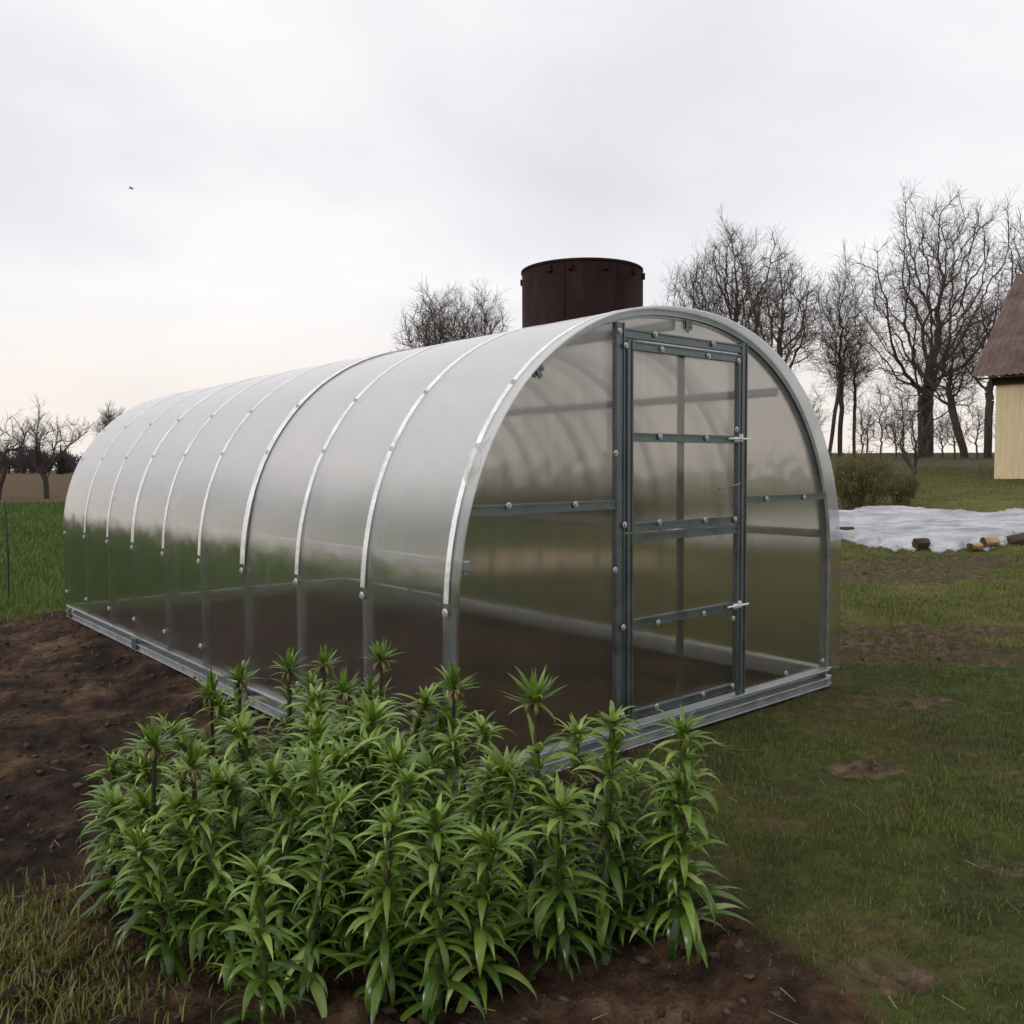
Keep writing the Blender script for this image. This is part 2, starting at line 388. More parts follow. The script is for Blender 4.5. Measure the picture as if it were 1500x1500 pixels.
MAT = {}
MAT['ground'] = ground_mat()
MAT['zinc'] = galvanised('galvanised_steel', (0.50, 0.53, 0.54), 0.85, 0.38)
MAT['zinc_pale'] = galvanised('new_galvanised_steel', (0.66, 0.68, 0.68), 0.95, 0.28)
MAT['zinc_mid'] = galvanised('dull_steel', (0.30, 0.33, 0.335), 0.8, 0.36)
MAT['zinc_soft'] = galvanised('matt_zinc', (0.60, 0.62, 0.62), 0.45, 0.45)
MAT['rail'] = galvanised('rail_steel', (0.34, 0.36, 0.37), 0.7, 0.42)
MAT['strap'] = galvanised('bright_steel_strap', (0.80, 0.81, 0.81), 0.9, 0.34)
MAT['zinc_dark'] = galvanised('weathered_steel', (0.135, 0.160, 0.162), 0.75, 0.40)
MAT['washer'] = noisy('washer', (0.36, 0.39, 0.39), (0.55, 0.58, 0.58), 60, 0.4, 0.6, 0)
MAT['white_plastic'] = noisy('white_plastic', (0.70, 0.70, 0.68), (0.8, 0.8, 0.78), 30, 0.4, 0, 0)
MAT['dark_cavity'] = noisy('rail_groove', (0.03, 0.035, 0.033), (0.06, 0.065, 0.06), 12, 0.7, 0.3, 0)
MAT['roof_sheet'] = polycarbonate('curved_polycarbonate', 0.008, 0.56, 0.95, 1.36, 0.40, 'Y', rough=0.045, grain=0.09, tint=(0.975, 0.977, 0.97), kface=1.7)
MAT['gable_sheet'] = polycarbonate('flat_polycarbonate', 0.012, 0.035, 0.3, 1.6, 0.55, 'X', rough=0.06, tint=(0.90, 0.872, 0.825), kface=1.0)
def film_mat():
    m, t, out = new_mat('peeling_film'); a = N(t, 'ShaderNodeBsdfTransparent'); b = N(t, 'ShaderNodeBsdfPrincipled')
    b.inputs['Base Color'].default_value = (.62, .62, .60, 1); b.inputs['Roughness'].default_value = .25
    x = N(t, 'ShaderNodeMixShader'); x.inputs[0].default_value = .45; t.links.new(a.outputs[0], x.inputs[1]); t.links.new(b.outputs[0], x.inputs[2]); t.links.new(x.outputs[0], out.inputs['Surface']); return m
MAT['film'] = film_mat()
MAT['rust'] = None
MAT['bark'] = noisy('bark', (0.030, 0.024, 0.019), (0.075, 0.060, 0.048), 5, 0.95, 0, 0.6, 0.05, mscale=(3, 3, 0.6))
MAT['twig'] = noisy('twig', (0.060, 0.047, 0.038), (0.105, 0.084, 0.069), 3, 0.95, 0, 0)
MAT['twig_pale'] = noisy('pale_twig', (0.085, 0.066, 0.052), (0.13, 0.105, 0.085), 3, 0.95, 0, 0)
MAT['shrub'] = noisy('shrub_stem', (0.085, 0.074, 0.032), (0.17, 0.145, 0.065), 6, 0.9, 0, 0)
MAT['shrub_leaf'] = leafy('shrub_bud_leaf', [(0.2, (0.08, 0.085, 0.022)), (0.8, (0.17, 0.165, 0.045))], 0.6, 0.2)
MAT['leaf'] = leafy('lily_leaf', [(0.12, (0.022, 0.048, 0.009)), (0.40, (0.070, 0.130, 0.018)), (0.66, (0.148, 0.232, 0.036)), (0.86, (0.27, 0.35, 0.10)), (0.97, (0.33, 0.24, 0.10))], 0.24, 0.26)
MAT['stem'] = noisy('lily_stem', (0.040, 0.045, 0.016), (0.075, 0.085, 0.025), 14, 0.5, 0, 0.2)
MAT['stem_dark'] = noisy('dark_lily_stem', (0.020, 0.014, 0.012), (0.045, 0.028, 0.022), 20, 0.5, 0, 0.2)
MAT['bud'] = noisy('flower_bud', (0.09, 0.085, 0.028), (0.17, 0.12, 0.04), 20, 0.5, 0, 0)
MAT['grass'] = leafy('grass_blade', [(0.05, (0.028, 0.046, 0.009)), (0.45, (0.066, 0.094, 0.016)), (0.76, (0.125, 0.135, 0.027)), (0.97, (0.20, 0.155, 0.075))], 0.6, 0.25)
MAT['crop'] = leafy('crop_blade', [(0.1, (0.036, 0.070, 0.010)), (0.9, (0.085, 0.135, 0.020))], 0.6, 0.25)
MAT['clod'] = noisy('soil_clod', (0.024, 0.015, 0.010), (0.085, 0.055, 0.037), 16, 0.95, 0, 0.6, 0.01, spec=.1)
MAT['fleece'] = None

# ------------------------------------------------------------------ ground sheet
def build_ground():
    a0 = math.atan2(fwh[1], fwh[0])
    fan = np.concatenate([np.arange(-52, 52, 0.16), np.arange(52, 308, 2.0)])
    ang = a0-np.radians(fan)
    rr = [0.5]
    while rr[-1] < 900: rr.append(rr[-1]*(1.0125 if rr[-1] < 40 else 1.03))
    rr = np.array(rr); na, nr = len(ang), len(rr)
    X = C[0]+rr[:, None]*np.cos(ang)[None]; Y = C[1]+rr[:, None]*np.sin(ang)[None]
    x = X.ravel(); y = Y.ravel(); z = ground_z(x, y)
    v = np.stack([x, y, z], 1); v = np.vstack([v, [C[0], C[1], gz(C[0], C[1])]])
    i = np.arange(nr-1)[:, None]*na; j = np.arange(na)[None]; jn = (j+1) % na
    q = np.stack([i+j, i+na+j, i+na+jn, i+jn], -1).reshape(-1, 4)
    jj = np.arange(na); tri = np.stack([np.full(na, nr*na), jj, (jj+1) % na], 1)
    ms = masks(v[:, 0], v[:, 1])
    at = dict(zip(('m_soil', 'm_bare', 'm_crop', 'm_plough', 'm_litter', 'm_sand', 'm_fresh'), ms))
    # winding: make faces look up
    p = v[q[0]]; nrm = np.cross(p[1]-p[0], p[2]-p[0])
    if nrm[2] < 0: q = q[:, ::-1]; tri = tri[:, ::-1]
    o = mesh_np('ground', v, [q, tri], MAT['ground'], smooth=True, attrs=at)
    tag(o, 'garden ground of brown soil and patchy lawn rising to a field crest', 'ground', kind='structure')
build_ground()

# ------------------------------------------------------------------ greenhouse
NR, LG = 10, 6.12
ribY = [i*LG/9 for i in range(NR)]
def prof_x(s, off=0.0):
    """arch profile at parameter s (0 left foot .. 1 right foot) -> x, z, nx, nz"""
    pass
def arch_pts(off=0.0, n=56, z0=0.0):
    a, b, zc, e = 1.5, 1.47, 0.62, 2.2
    pts = [(-a, z0), (-a, 0.2), (-a, 0.42), (-a, zc)]
    for i in range(1, n):
        t = math.pi-math.pi*i/n
        ct, st = math.cos(t), math.sin(t)
        pts.append((a*math.copysign(abs(ct)**(2/e), ct), zc+b*abs(st)**(2/e)))
    pts += [(a, zc), (a, 0.42), (a, 0.2), (a, z0)]
    P_ = np.array(pts); T = np.gradient(P_, axis=0); T /= np.linalg.norm(T, axis=1)[:, None]
    Nn = np.stack([-T[:, 1], T[:, 0]], 1)
    Nn[0] = Nn[1] = (-1, 0); Nn[-1] = Nn[-2] = (1, 0)
    Q = P_+Nn*off; Q[:, 0] += 1.5
    return Q, Nn
def arch_band(mb, off0, off1, y0, y1, z0=0.0, zmin=-1):
    A, _ = arch_pts(off0, z0=z0); B, _ = arch_pts(off1, z0=z0); k_ = A[:, 1] >= zmin; A, B = A[k_], B[k_]; n = len(A)
    for Q, flip in ((B, 0), (A, 1)):
        vs = [(q[0], y, q[1]) for q in Q for y in (y0, y1)]
        mb.add(vs, [(2*i, 2*i+1, 2*i+3, 2*i+2)[::(-1 if flip else 1)] for i in range(n-1)], True)
    for y, flip in ((y0, 0), (y1, 1)):
        vs = [(q[0], y, q[1]) for k in range(n) for q in (A[k], B[k])]
        mb.add(vs, [(2*i, 2*i+1, 2*i+3, 2*i+2)[::(-1 if flip else 1)] for i in range(n-1)], False)
    for k in (0, n-1):
        mb.add([(A[k][0], y0, A[k][1]), (B[k][0], y0, B[k][1]), (B[k][0], y1, B[k][1]), (A[k][0], y1, A[k][1])], [(0, 1, 2, 3)])
def x_at(z):
    a, b, zc, e = 1.5, 1.47, 0.62, 2.2
    if z <= zc: return a
    return a*(1-((z-zc)/b)**e)**(1/e)
def z_at(x):
    a, b, zc, e = 1.5, 1.47, 0.62, 2.2
    return zc+b*max(0, 1-abs((x-1.5)/a)**e)**(1/e)

gh = empty('greenhouse', (0, 0, 0), label='arched walk-in greenhouse of clear twin-wall sheets on a galvanised steel frame, standing on bare soil', cat='greenhouse')
# roof sheets: three sheets bent over the ribs
seam = [(-0.075, 2.06, 0.004), (2.02, 4.10, 0.012), (4.06, LG+0.06, 0.004)]
for k, (y0, y1, o0) in enumerate(seam):
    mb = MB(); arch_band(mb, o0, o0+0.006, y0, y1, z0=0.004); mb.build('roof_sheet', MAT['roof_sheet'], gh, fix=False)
# ribs
for i, y in enumerate(ribY):
    mb = MB(); wd = 0.03 if i in (0, 3, 6, 9) else 0.021
    y0, y1 = (y-0.008, y+0.048) if i == 0 else (y-wd, y+wd)
    if i == 9: y0, y1 = y-0.04, y-0.001
    arch_band(mb, -0.028, -0.0, y0, y1, z0=0.0)
    arch_band(mb, -0.0285, -0.040, y0+0.012, y1-0.012, z0=0.0)
    mb.build('arch_rib', MAT['zinc_mid'], gh)
# bright steel straps added over the sheets to give the ribs pale, sky-lit bands
for i, y in enumerate(ribY):
    if i == 9: continue
    hw = {0: 0.016, 3: 0.031, 6: 0.031}.get(i, 0.0195); o0 = 0.0188 if i in (3, 6) else 0.0108 if i in (0, 1, 2, 7, 8) else 0.0188
    yc = y+0.012 if i == 0 else y
    mb = MB(); arch_band(mb, o0, o0+0.0016, yc-hw, yc+hw, z0=0.03, zmin=0.635); mb.build('bright_strap', MAT['strap'], gh)
# purlins
for x, z in ((0.052, 0.885), (2.948, 0.865), (0.535, 1.735), (2.465, 1.735), (1.5, 2.035)):
    mb = MB(); yA = -0.06 if x < 0.1 else 0.05
    mb.box(x-0.016, x+0.016, yA, LG-0.045, z-0.022, z+0.022, 0.004)
    mb.box(x-0.011, x+0.011, yA+0.001, LG-0.05, z-0.030, z-0.0222)
    mb.build('purlin', MAT['zinc_mid'], gh)
# base rails: upper and lower lipped channel with a dark groove
def base_rail(axis, fixed, a0, a1, sgn):
    """axis: direction of the rail; sgn: side that looks outward"""
    def b(mb, d0, d1, z0, z1, e=0.0):
        lo, hi = sorted((fixed+sgn*d0, fixed+sgn*d1))
        if axis == 'Y': mb.box(lo, hi, a0-e, a1+e, z0, z1, 0.002)
        else: mb.box(a0-e, a1+e, lo, hi, z0, z1, 0.002)
    mb = MB()
    b(mb, -0.055, 0.018, -0.010, 0.0); b(mb, -0.055, -0.045, -0.052, -0.0105); b(mb, -0.055, 0.022, -0.060, -0.0525)
    b(mb, -0.03, 0.006, -0.098, -0.0605); b(mb, -0.03, 0.020, -0.108, -0.0985)
    return mb.build('base_rail', MAT['rail'], gh)
base_rail('Y', 0.0, -0.02, LG, -1); base_rail('Y', 3.0, -0.02, LG, 1)
base_rail('X', -0.0245, 0.045, 2.955, -1); base_rail('X', LG+0.03, 0.045, 2.955, 1)
for y in (0.12, 2.04, 4.08, 6.0):
    for sx, x in ((-1, -0.024), (1, 3.024)):
        mb = MB(); mb.box(min(x-sx*.012, x+sx*0.006), max(x-sx*.012, x+sx*0.006), y-0.05, y+0.05, -0.095, -0.014, 0.002); mb.build('joint_plate', MAT['zinc_dark'], gh)
        mb = MB(); mb.box(x-sx*0.02-0.012, x-sx*0.02+0.012, y-0.02, y+0.02, -0.5, -0.109); mb.build('ground_stake', MAT['zinc_dark'], gh)
for x in (0.35, 1.4, 2.6):
    mb = MB(); mb.box(x-0.02, x+0.02, -0.036, -0.012, -0.5, -0.109); mb.build('ground_stake', MAT['zinc_dark'], gh)

def flat_sheet(name, poly, y0, y1, mat, parent):
    mb = MB(); n = len(poly)
    mb.add([(x, y0, z) for x, z in poly], [tuple(range(n))]); mb.add([(x, y1, z) for x, z in poly], [tuple(range(n))[::-1]])
    for i in range(n):
        a, b = poly[i], poly[(i+1) % n]
        mb.add([(a[0], y0, a[1]), (b[0], y0, b[1]), (b[0], y1, b[1]), (a[0], y1, a[1])], [(0, 1, 2, 3)])
    return mb.build(name, mat, parent)
def under_arch(xa, xb, zlow, m=22, drop=0.012):
    xs = np.linspace(xa, xb, m)
    # denser near the feet, where the arch is steep
    top = [(x, max(zlow+0.001, z_at(x)-drop)) for x in xs]
    return top
def side_poly(sgn, x_in, zlow):
    zs = list(np.linspace(zlow, 1.5, 18)); pts = []
    for z in zs: pts.append((1.5+sgn*(x_at(z)-0.012), z))
    for x in np.linspace(1.5+sgn*x_at(1.5), x_in, 16)[1:]: pts.append((x, z_at(x)-0.012))
    pts.append((x_in, zlow))
    return pts
XL0, XL1, XR0, XR1 = 0.985, 1.055, 1.985, 2.055          # door posts
flat_sheet('gable_sheet', side_poly(-1, XL0+0.03, 0.005), 0.003, 0.009, MAT['gable_sheet'], gh)
flat_sheet('gable_sheet', side_poly(1, XR1-0.03, 0.005), 0.003, 0.009, MAT['gable_sheet'], gh)
tp = [(XL0+0.031, 1.94)]+[(x, z_at(x)-0.012) for x in np.linspace(XL0+0.031, XR1-0.031, 20)]+[(XR1-0.031, 1.94)]
flat_sheet('gable_sheet', tp, 0.003, 0.009, MAT['gable_sheet'], gh)
rp = side_poly(-1, 1.5, 0.005)[:-1]+side_poly(1, 1.5, 0.005)[:-1][::-1][1:]
flat_sheet('rear_gable_sheet', rp, LG+0.001, LG+0.007, MAT['gable_sheet'], gh)
def lipped(mb, x0, x1, z0, z1, y0=-0.030, y1=0.002, lip=0.008):
    """cold-formed profile: a bar with raised lips along its long edges"""
    mb.box(x0, x1, y0+0.006, y1, z0, z1, 0.002)
    if (x1-x0) > (z1-z0):
        mb.box(x0, x1, y0, y0+0.0055, z0, z0+lip); mb.box(x0, x1, y0, y0+0.0055, z1-lip, z1)
    else:
        mb.box(x0, x0+lip, y0, y0+0.0055, z0, z1); mb.box(x1-lip, x1, y0, y0+0.0055, z0, z1)
for x0, x1 in ((XL0, XL1-0.012), (XR0+0.015, XR1)):
    mb = MB(); lipped(mb, x0, x1, 0.002, z_at((x0+x1)/2)-0.045); mb.build('door_post', MAT['zinc_dark'], gh)
mb = MB(); lipped(mb, XL1-0.0115, XR0+0.0145, 1.918, 1.962); mb.build('door_header', MAT['zinc_dark'], gh)
mb = MB(); lipped(mb, 1.5-x_at(1.11)+0.03, XL0-0.001, 1.088, 1.132); mb.build('gable_bar', MAT['zinc_dark'], gh)
mb = MB(); lipped(mb, XR1+0.001, 1.5+x_at(1.11)-0.03, 1.082, 1.122); mb.build('gable_bar', MAT['zinc_dark'], gh)
for x0, x1 in ((1.0, 1.04), (2.0, 2.04)):
    mb = MB(); mb.box(x0, x1, LG-0.03, LG-0.001, 0.002, z_at((x0+x1)/2)-0.05); mb.build('rear_post', MAT['zinc'], gh)
mb = MB(); mb.box(0.05, 2.95, LG-0.035, LG-0.031, 1.07, 1.11); mb.build('gable_bar', MAT['zinc'], gh)
# brackets that hold the purlins to the front arch
for x, z, ry in ((0.50, 1.735, 0.6), (1.56, 2.03, 0.0)):
    mb = MB(); mb.box(-0.042, 0.030, -0.006, -0.001, -0.024, 0.018, 0.001); mb.box(-0.028, -0.002, -0.014, -0.0065, -0.040, 0.026, 0.002); mb.box(0.006, 0.026, -0.010, -0.0065, -0.012, 0.024, 0.001)
    o = mb.build('purlin_bracket', MAT['zinc_dark'], gh); o.location = (x, 0, z); o.rotation_euler.y = -ry
# split door
def door_leaf(z0, zm, z1, name):
    d = empty(name, (0, 0, 0)); d.parent = gh
    sx0, sx1, ex0, ex1 = 1.058, 1.098, 1.965, 2.005
    mb = MB(); lipped(mb, sx0, sx1, z0, z1, -0.036, -0.004); mb.build('stile', MAT['zinc_dark'], d)
    mb = MB(); lipped(mb, ex0, ex1, z0, z1, -0.036, -0.004); mb.build('stile', MAT['zinc_dark'], d)
    for za, zb in ((z0, z0+0.042), (zm-0.021, zm+0.021), (z1-0.042, z1)):
        mb = MB(); lipped(mb, sx1+0.0005, ex0-0.0005, za, zb, -0.036, -0.004); mb.build('rail', MAT['zinc_dark'], d)
    flat_sheet('pane', [(sx0+0.005, z0+0.005), (ex1-0.005, z0+0.005), (ex1-0.005, z1-0.005), (sx0+0.005, z1-0.005)], -0.003, 0.003, MAT['gable_sheet'], d)
    mb = MB(); mb.box(1.505, 1.545, 0.0045, 0.026, z0+0.01, z1-0.01, 0.003); mb.build('mullion', MAT['zinc_dark'], d)
    # sliding latch on the middle rail
    zl = zm
    mb = MB(); mb.box(1.92, 2.0, -0.046, -0.0365, zl-0.012, zl+0.014, 0.003); mb.tube([(1.86, -0.05, zl+0.004), (2.05, -0.05, zl+0.004)], 0.006, 8)
    mb.box(1.955, 1.967, -0.066, -0.0465, zl, zl+0.03, 0.002)
    mb.build('latch', MAT['white_plastic'], d)
    return d
door_up = door_leaf(0.972, 1.438, 1.905, 'upper_door_leaf')
door_lo = door_leaf(0.032, 0.512, 0.962, 'lower_door_leaf')
mb = MB(); mb.tube([(1.965, -0.045, 1.195), (1.90, -0.075, 1.19), (1.74, -0.07, 1.172)], [0.006, 0.006, 0.004], 6); mb.build('handle', noisy('handle_wire', (0.16, 0.13, 0.09), (0.28, 0.23, 0.16), 30, .6), door_up)
# bolts with washers, one mesh each shared
def bolt_mesh():
    mb = MB()
    ring = [(0.0165, 0.0), (0.0165, 0.0025), (0.012, 0.0042), (0.008, 0.0042)]
    k = 14; vs = [(r*math.cos(2*math.pi*j/k), r*math.sin(2*math.pi*j/k), h) for r, h in ring for j in range(k)]
    mb.add(vs, [(i*k+j, i*k+(j+1) % k, (i+1)*k+(j+1) % k, (i+1)*k+j) for i in range(3) for j in range(k)], False)
    mb.add([(0.008*math.cos(t*math.pi/3), 0.008*math.sin(t*math.pi/3), h) for h in (0.003, 0.010) for t in range(6)],
           [(t, (t+1) % 6, 6+(t+1) % 6, 6+t) for t in range(6)]+[(6, 7, 8, 9, 10, 11)])
    o = mb.build('bolt', MAT['washer'], gh); return o
bolt0 = bolt_mesh(); bolt_used = [False]
def bolt(pos, nrm, parent=gh, s=1.0):
    if not bolt_used[0]: o = bolt0; bolt_used[0] = True
    else: o = bolt0.copy(); COL.objects.link(o)
    o.parent = parent; o.location = pos; o.rotation_euler = Vector(nrm).to_track_quat('Z', 'Y').to_euler(); o.scale = (s, s, s)
for i in range(NR):
    yb = ribY[i]+(0.012 if i == 0 else 0)
    if i == 9: yb -= 0.02
    for z in (0.69, 0.133): bolt((-0.0208 if 3 <= i <= 6 else -0.0128, yb, z), (-1, 0, 0), s=1.1)
    for z in (1.66, 1.38):
        x = 1.5-x_at(z); e = 0.002
        tx = (1.5-x_at(z+e))-(1.5-x_at(z-e)); nrm = Vector((-2*e, 0, tx)).normalized()
        bolt((x+nrm.x*(0.0208 if 3 <= i <= 6 else 0.0128), yb, z+nrm.z*(0.0208 if 3 <= i <= 6 else 0.0128)), nrm, s=0.85)
FY = -0.036
for px, py, par in ((970, 511, door_up), (1038, 521, door_up), (967, 639, door_up), (1035, 641, door_up), (966, 764, door_up), (1033, 761, door_up),
                    (964, 911, door_lo), (1031, 898, door_lo), (962, 1034, door_lo), (1030, 1016, door_lo), (917, 505, door_up), (915, 768, door_up),
                    (913, 918, door_lo), (912, 1047, door_lo), (1082, 528, door_up), (1079, 628, door_up), (1077, 760, door_up), (1074, 905, door_lo), (1073, 1004, door_lo)):
    q = planeY(px, py, FY-0.001); bolt(tuple(q), (0, -1, 0), par, 0.95)
for px, py in ((960, 489), (1045, 503), (745, 740), (843, 738), (1123, 730), (1178, 728), (908, 484), (902, 663), (901, 834), (899, 1049)):
    q = planeY(px, py, -0.031); bolt(tuple(q), (0, -1, 0), gh, 0.95)
for px, py in ((1205, 967), (1151, 985)):
    q = planeY(px, py, 0.0); bolt((min(q[0], 2.965), -0.001, q[2]), (0, -1, 0), gh)
# loose strip of film that has come off the first roof sheet
mb = MB(); vs = []; nu, nv = 14, 7
for i in range(nu):
    z = 1.20+0.23*i/(nu-1); x = 1.5-x_at(z)
    for j in range(nv):
        t = j/(nv-1); wv = math.sin(math.pi*i/(nu-1))
        y = -0.05+0.02*(1-wv)+(0.085*wv)*t
        off = 0.012+0.03*math.sin(math.pi*t)*wv
        vs.append((x-off*0.93, y+0.012*math.sin(i*0.9), z+off*0.35))
mb.add(vs, [(i*nv+j, i*nv+j+1, (i+1)*nv+j+1, (i+1)*nv+j) for i in range(nu-1) for j in range(nv-1)], True)
mb.build('loose_film', MAT['film'], gh)

# ------------------------------------------------------------------ rusty steel tank
def rust_mat():
    m, t, out = new_mat('rust_red_steel'); p = objco(t)
    n = noise(t, mapping(t, p, scale=(2, 2, 0.5)), 1.4, 6, 0.6); n2 = noise(t, p, 9, 5, .65)
    c = ramp(t, n, [(0.3, (0.011, 0.0050, 0.0050)), (0.55, (0.019, 0.0075, 0.0070)), (0.78, (0.045, 0.018, 0.013))])
    c = mixcol(t, 0.5, c, ramp(t, n2, [(0.3, 0.6), (0.7, 1.3)]), 'MULTIPLY')
    b = principled(t, out, Base_Color=c, Roughness=0.85); b.inputs['Specular IOR Level'].default_value = 0.2; bump(t, b, n2, 0.3, 0.02)
    return m
MAT['rust'] = rust_mat()
tv = 18.0; tp_ = P(852.5, 690, tv); tg = gz(tp_[0], tp_[1])
tr_ = 87.5/F*tv*0.995; tz = P(852.5, 397, tv)[2]
tank = empty('steel_tank', (tp_[0], tp_[1], tg), label='tall dark red rusty steel tank rising behind the greenhouse roof', cat='tank')
def lathe(mb, ring, k=72):
    vs = [(r*math.cos(2*math.pi*j/k), r*math.sin(2*math.pi*j/k), h) for r, h in ring for j in range(k)]
    mb.add(vs, [(i*k+j, i*k+(j+1) % k, (i+1)*k+(j+1) % k, (i+1)*k+j) for i in range(len(ring)-1) for j in range(k)], True)
H = tz-tg
mb = MB(); lathe(mb, [(tr_, -0.3), (tr_, H*0.33), (tr_*0.997, H*0.331), (tr_*0.997, H*0.66), (tr_*0.994, H*0.661), (tr_*0.994, H-0.05)]); lathe(mb, [(tr_-0.04, H-0.05), (tr_-0.04, -0.3)])
lathe(mb, [(tr_*0.994, H-0.05), (tr_-0.04, H-0.05)])
mb.build('shell', MAT['rust'], tank, fix=False)
mb = MB(); lathe(mb, [(tr_-0.05, H-0.048), (tr_*1.006, H-0.048), (tr_*1.010, H-0.04), (tr_*1.010, H-0.005), (tr_*1.004, H), (tr_-0.05, H), (tr_-0.05, H-0.048)]); mb.build('rim', MAT['rust'], tank, fix=False)
for a in (3.65, 4.55, 5.5, .6, 1.9):
    mb = MB(); ca, sa = math.cos(a), math.sin(a)
    mb.tube([(ca*tr_*.999, sa*tr_*.999, -.2), (ca*tr_*.997, sa*tr_*.997, H-.06)], .016, 6); mb.build('weld_seam', MAT['rust'], tank)
for a in (3.4, 3.75, 4.3, 4.9, 5.35, 1.2, 2.2):
    mb = MB(); mb.box(-.02, .05, -.05, .05, -.10, .02, .006); o = mb.build('lifting_lug', MAT['rust'], tank); o.location = (math.cos(a)*tr_, math.sin(a)*tr_, H-.12); o.rotation_euler.z = a
mb = MB(); lathe(mb, [(0.001, H-0.30), (tr_-0.045, H-0.34)]); mb.build('lid', MAT['rust'], tank, fix=False)

# ------------------------------------------------------------------ shed
def boards_mat():
    m, t, out = new_mat('cream_boards'); p = objco(t)
    n = noise(t, mapping(t, p, scale=(5, 5, 0.5)), 2.0, 5, .6); n2 = noise(t, p, 0.9, 4)
    c = ramp(t, n, [(0.3, (0.44, 0.365, 0.22)), (0.7, (0.54, 0.45, 0.285))])
    c = mixcol(t, ramp(t, n2, [(0.55, 0.0), (0.75, 0.4)]), c, (0.30, 0.22, 0.12))
    principled(t, out, Base_Color=c, Roughness=0.8); return m
def rooftile_mat():
    m, t, out = new_mat('old_corrugated_roof'); p = objco(t)
    n = noise(t, p, 1.3, 6, .65); n2 = noise(t, mapping(t, p, scale=(6, 1, 1)), 3, 5, .65)
    c = ramp(t, n, [(0.3, (0.045, 0.028, 0.026)), (0.5, (0.095, 0.058, 0.045)), (0.68, (0.12, 0.095, 0.065))])
    c = mixcol(t, 0.7, c, ramp(t, n2, [(0.3, 0.55), (0.7, 1.3)]), 'MULTIPLY')
    b = principled(t, out, Base_Color=c, Roughness=0.9); bump(t, b, n2, .4, .03); return m
sv = 26.0
cw = P(1456, 703, sv); shed_z = gz(cw[0], cw[1])
shed = empty('shed', (cw[0], cw[1], shed_z), math.atan2(rth[1], rth[0])-R(43), label='cream boarded shed with a steep brown corrugated roof at the right edge', cat='shed')
# local frame: x right, y away from the camera
WL, WD, WH = 9.0, 8.6, P(1456, 562, sv)[2]-shed_z
BM, RM = boards_mat(), rooftile_mat()
mb = MB(); bw = 0.16; x = 0
while x < WL-0.01:
    d = random.uniform(0, 0.005); mb.box(x, x+bw-0.003, -d, 0.05, random.uniform(-.02, .02), WH); x += bw
y = 0.06
while y < WD:
    d = random.uniform(0, 0.012); mb.box(-d, 0.05, y, y+bw-0.006, random.uniform(-.02, .02), WH); y += bw
mb.box(0.06, WL, 0.06, WD, 0, WH-0.01)
for gx in (0.02, WL-0.06):
    mb.add([(x_, y_, z_) for x_ in (gx, gx+.04) for y_, z_ in ((0.0, WH+.01), (WD, WH+.01), (WD/2, WH+3.4))], [(0, 1, 2), (5, 4, 3), (0, 1, 4, 3), (1, 2, 5, 4), (2, 0, 3, 5)])
mb.build('wall', BM, shed)
mb = MB(); mb.box(-0.10, WL+.1, -0.10, -0.02, WH-0.02, WH+0.16); mb.box(-0.10, -0.02, -0.019, WD+.1, WH-0.02, WH+0.16); mb.build('fascia', noisy('dark_fascia', (0.030, 0.015, 0.013), (0.05, 0.026, 0.022), 6, .8), shed)
ov = 0.55; ez = WH+0.17; d2 = WD/2+ov; aH = 0.0; hR = 3.75
mb = MB(); mb.box(-ov+0.06, WL+.3, -ov+0.06, -0.105, ez-0.012, ez+.005)
vq = [(-ov+.01, -ov+.02, ez-.10), (-ov+.01, WD/2, ez+hR-.10), (-ov+.01, WD+ov-.02, ez-.10), (-ov+.01, -ov+.02, ez+.0), (-ov+.01, WD/2, ez+hR), (-ov+.01, WD+ov-.02, ez+.0)]
mb.add(vq, [(0, 1, 4, 3), (1, 2, 5, 4)])
mb.build('soffit', noisy('soffit', (0.05, 0.03, 0.025), (0.08, 0.05, 0.04), 6, .9), shed)
def corr(t): return 0.022*math.sin(t*2*math.pi/0.18)
mb = MB()
nx_, ns = 330, 12
vs = []
for s in range(ns+1):
    f_ = s/ns; xl = -ov+aH*f_; xr = WL+0.4
    for i in range(nx_+1):
        xx = xl+(xr-xl)*i/nx_; vs.append((xx, -ov+d2*f_-0.0, ez+0.02+hR*f_+corr(xx)+(0.03 if s % 3 == 0 else 0)))
mb.add(vs, [(s*(nx_+1)+i, s*(nx_+1)+i+1, (s+1)*(nx_+1)+i+1, (s+1)*(nx_+1)+i) for s in range(ns) for i in range(nx_)], True)
mb.add([(-ov, -ov, ez), (-ov, WD/2, ez+hR), (-ov, WD+ov, ez)], [(0, 1, 2)]) if False else None
mb.add([(-ov+aH, WD/2, ez+hR), (WL+.4, WD/2, ez+hR), (WL+.4, WD+ov, ez+.02), (-ov, WD+ov, ez+.02)], [(0, 1, 2, 3)])
mb.build('roof', RM, shed)

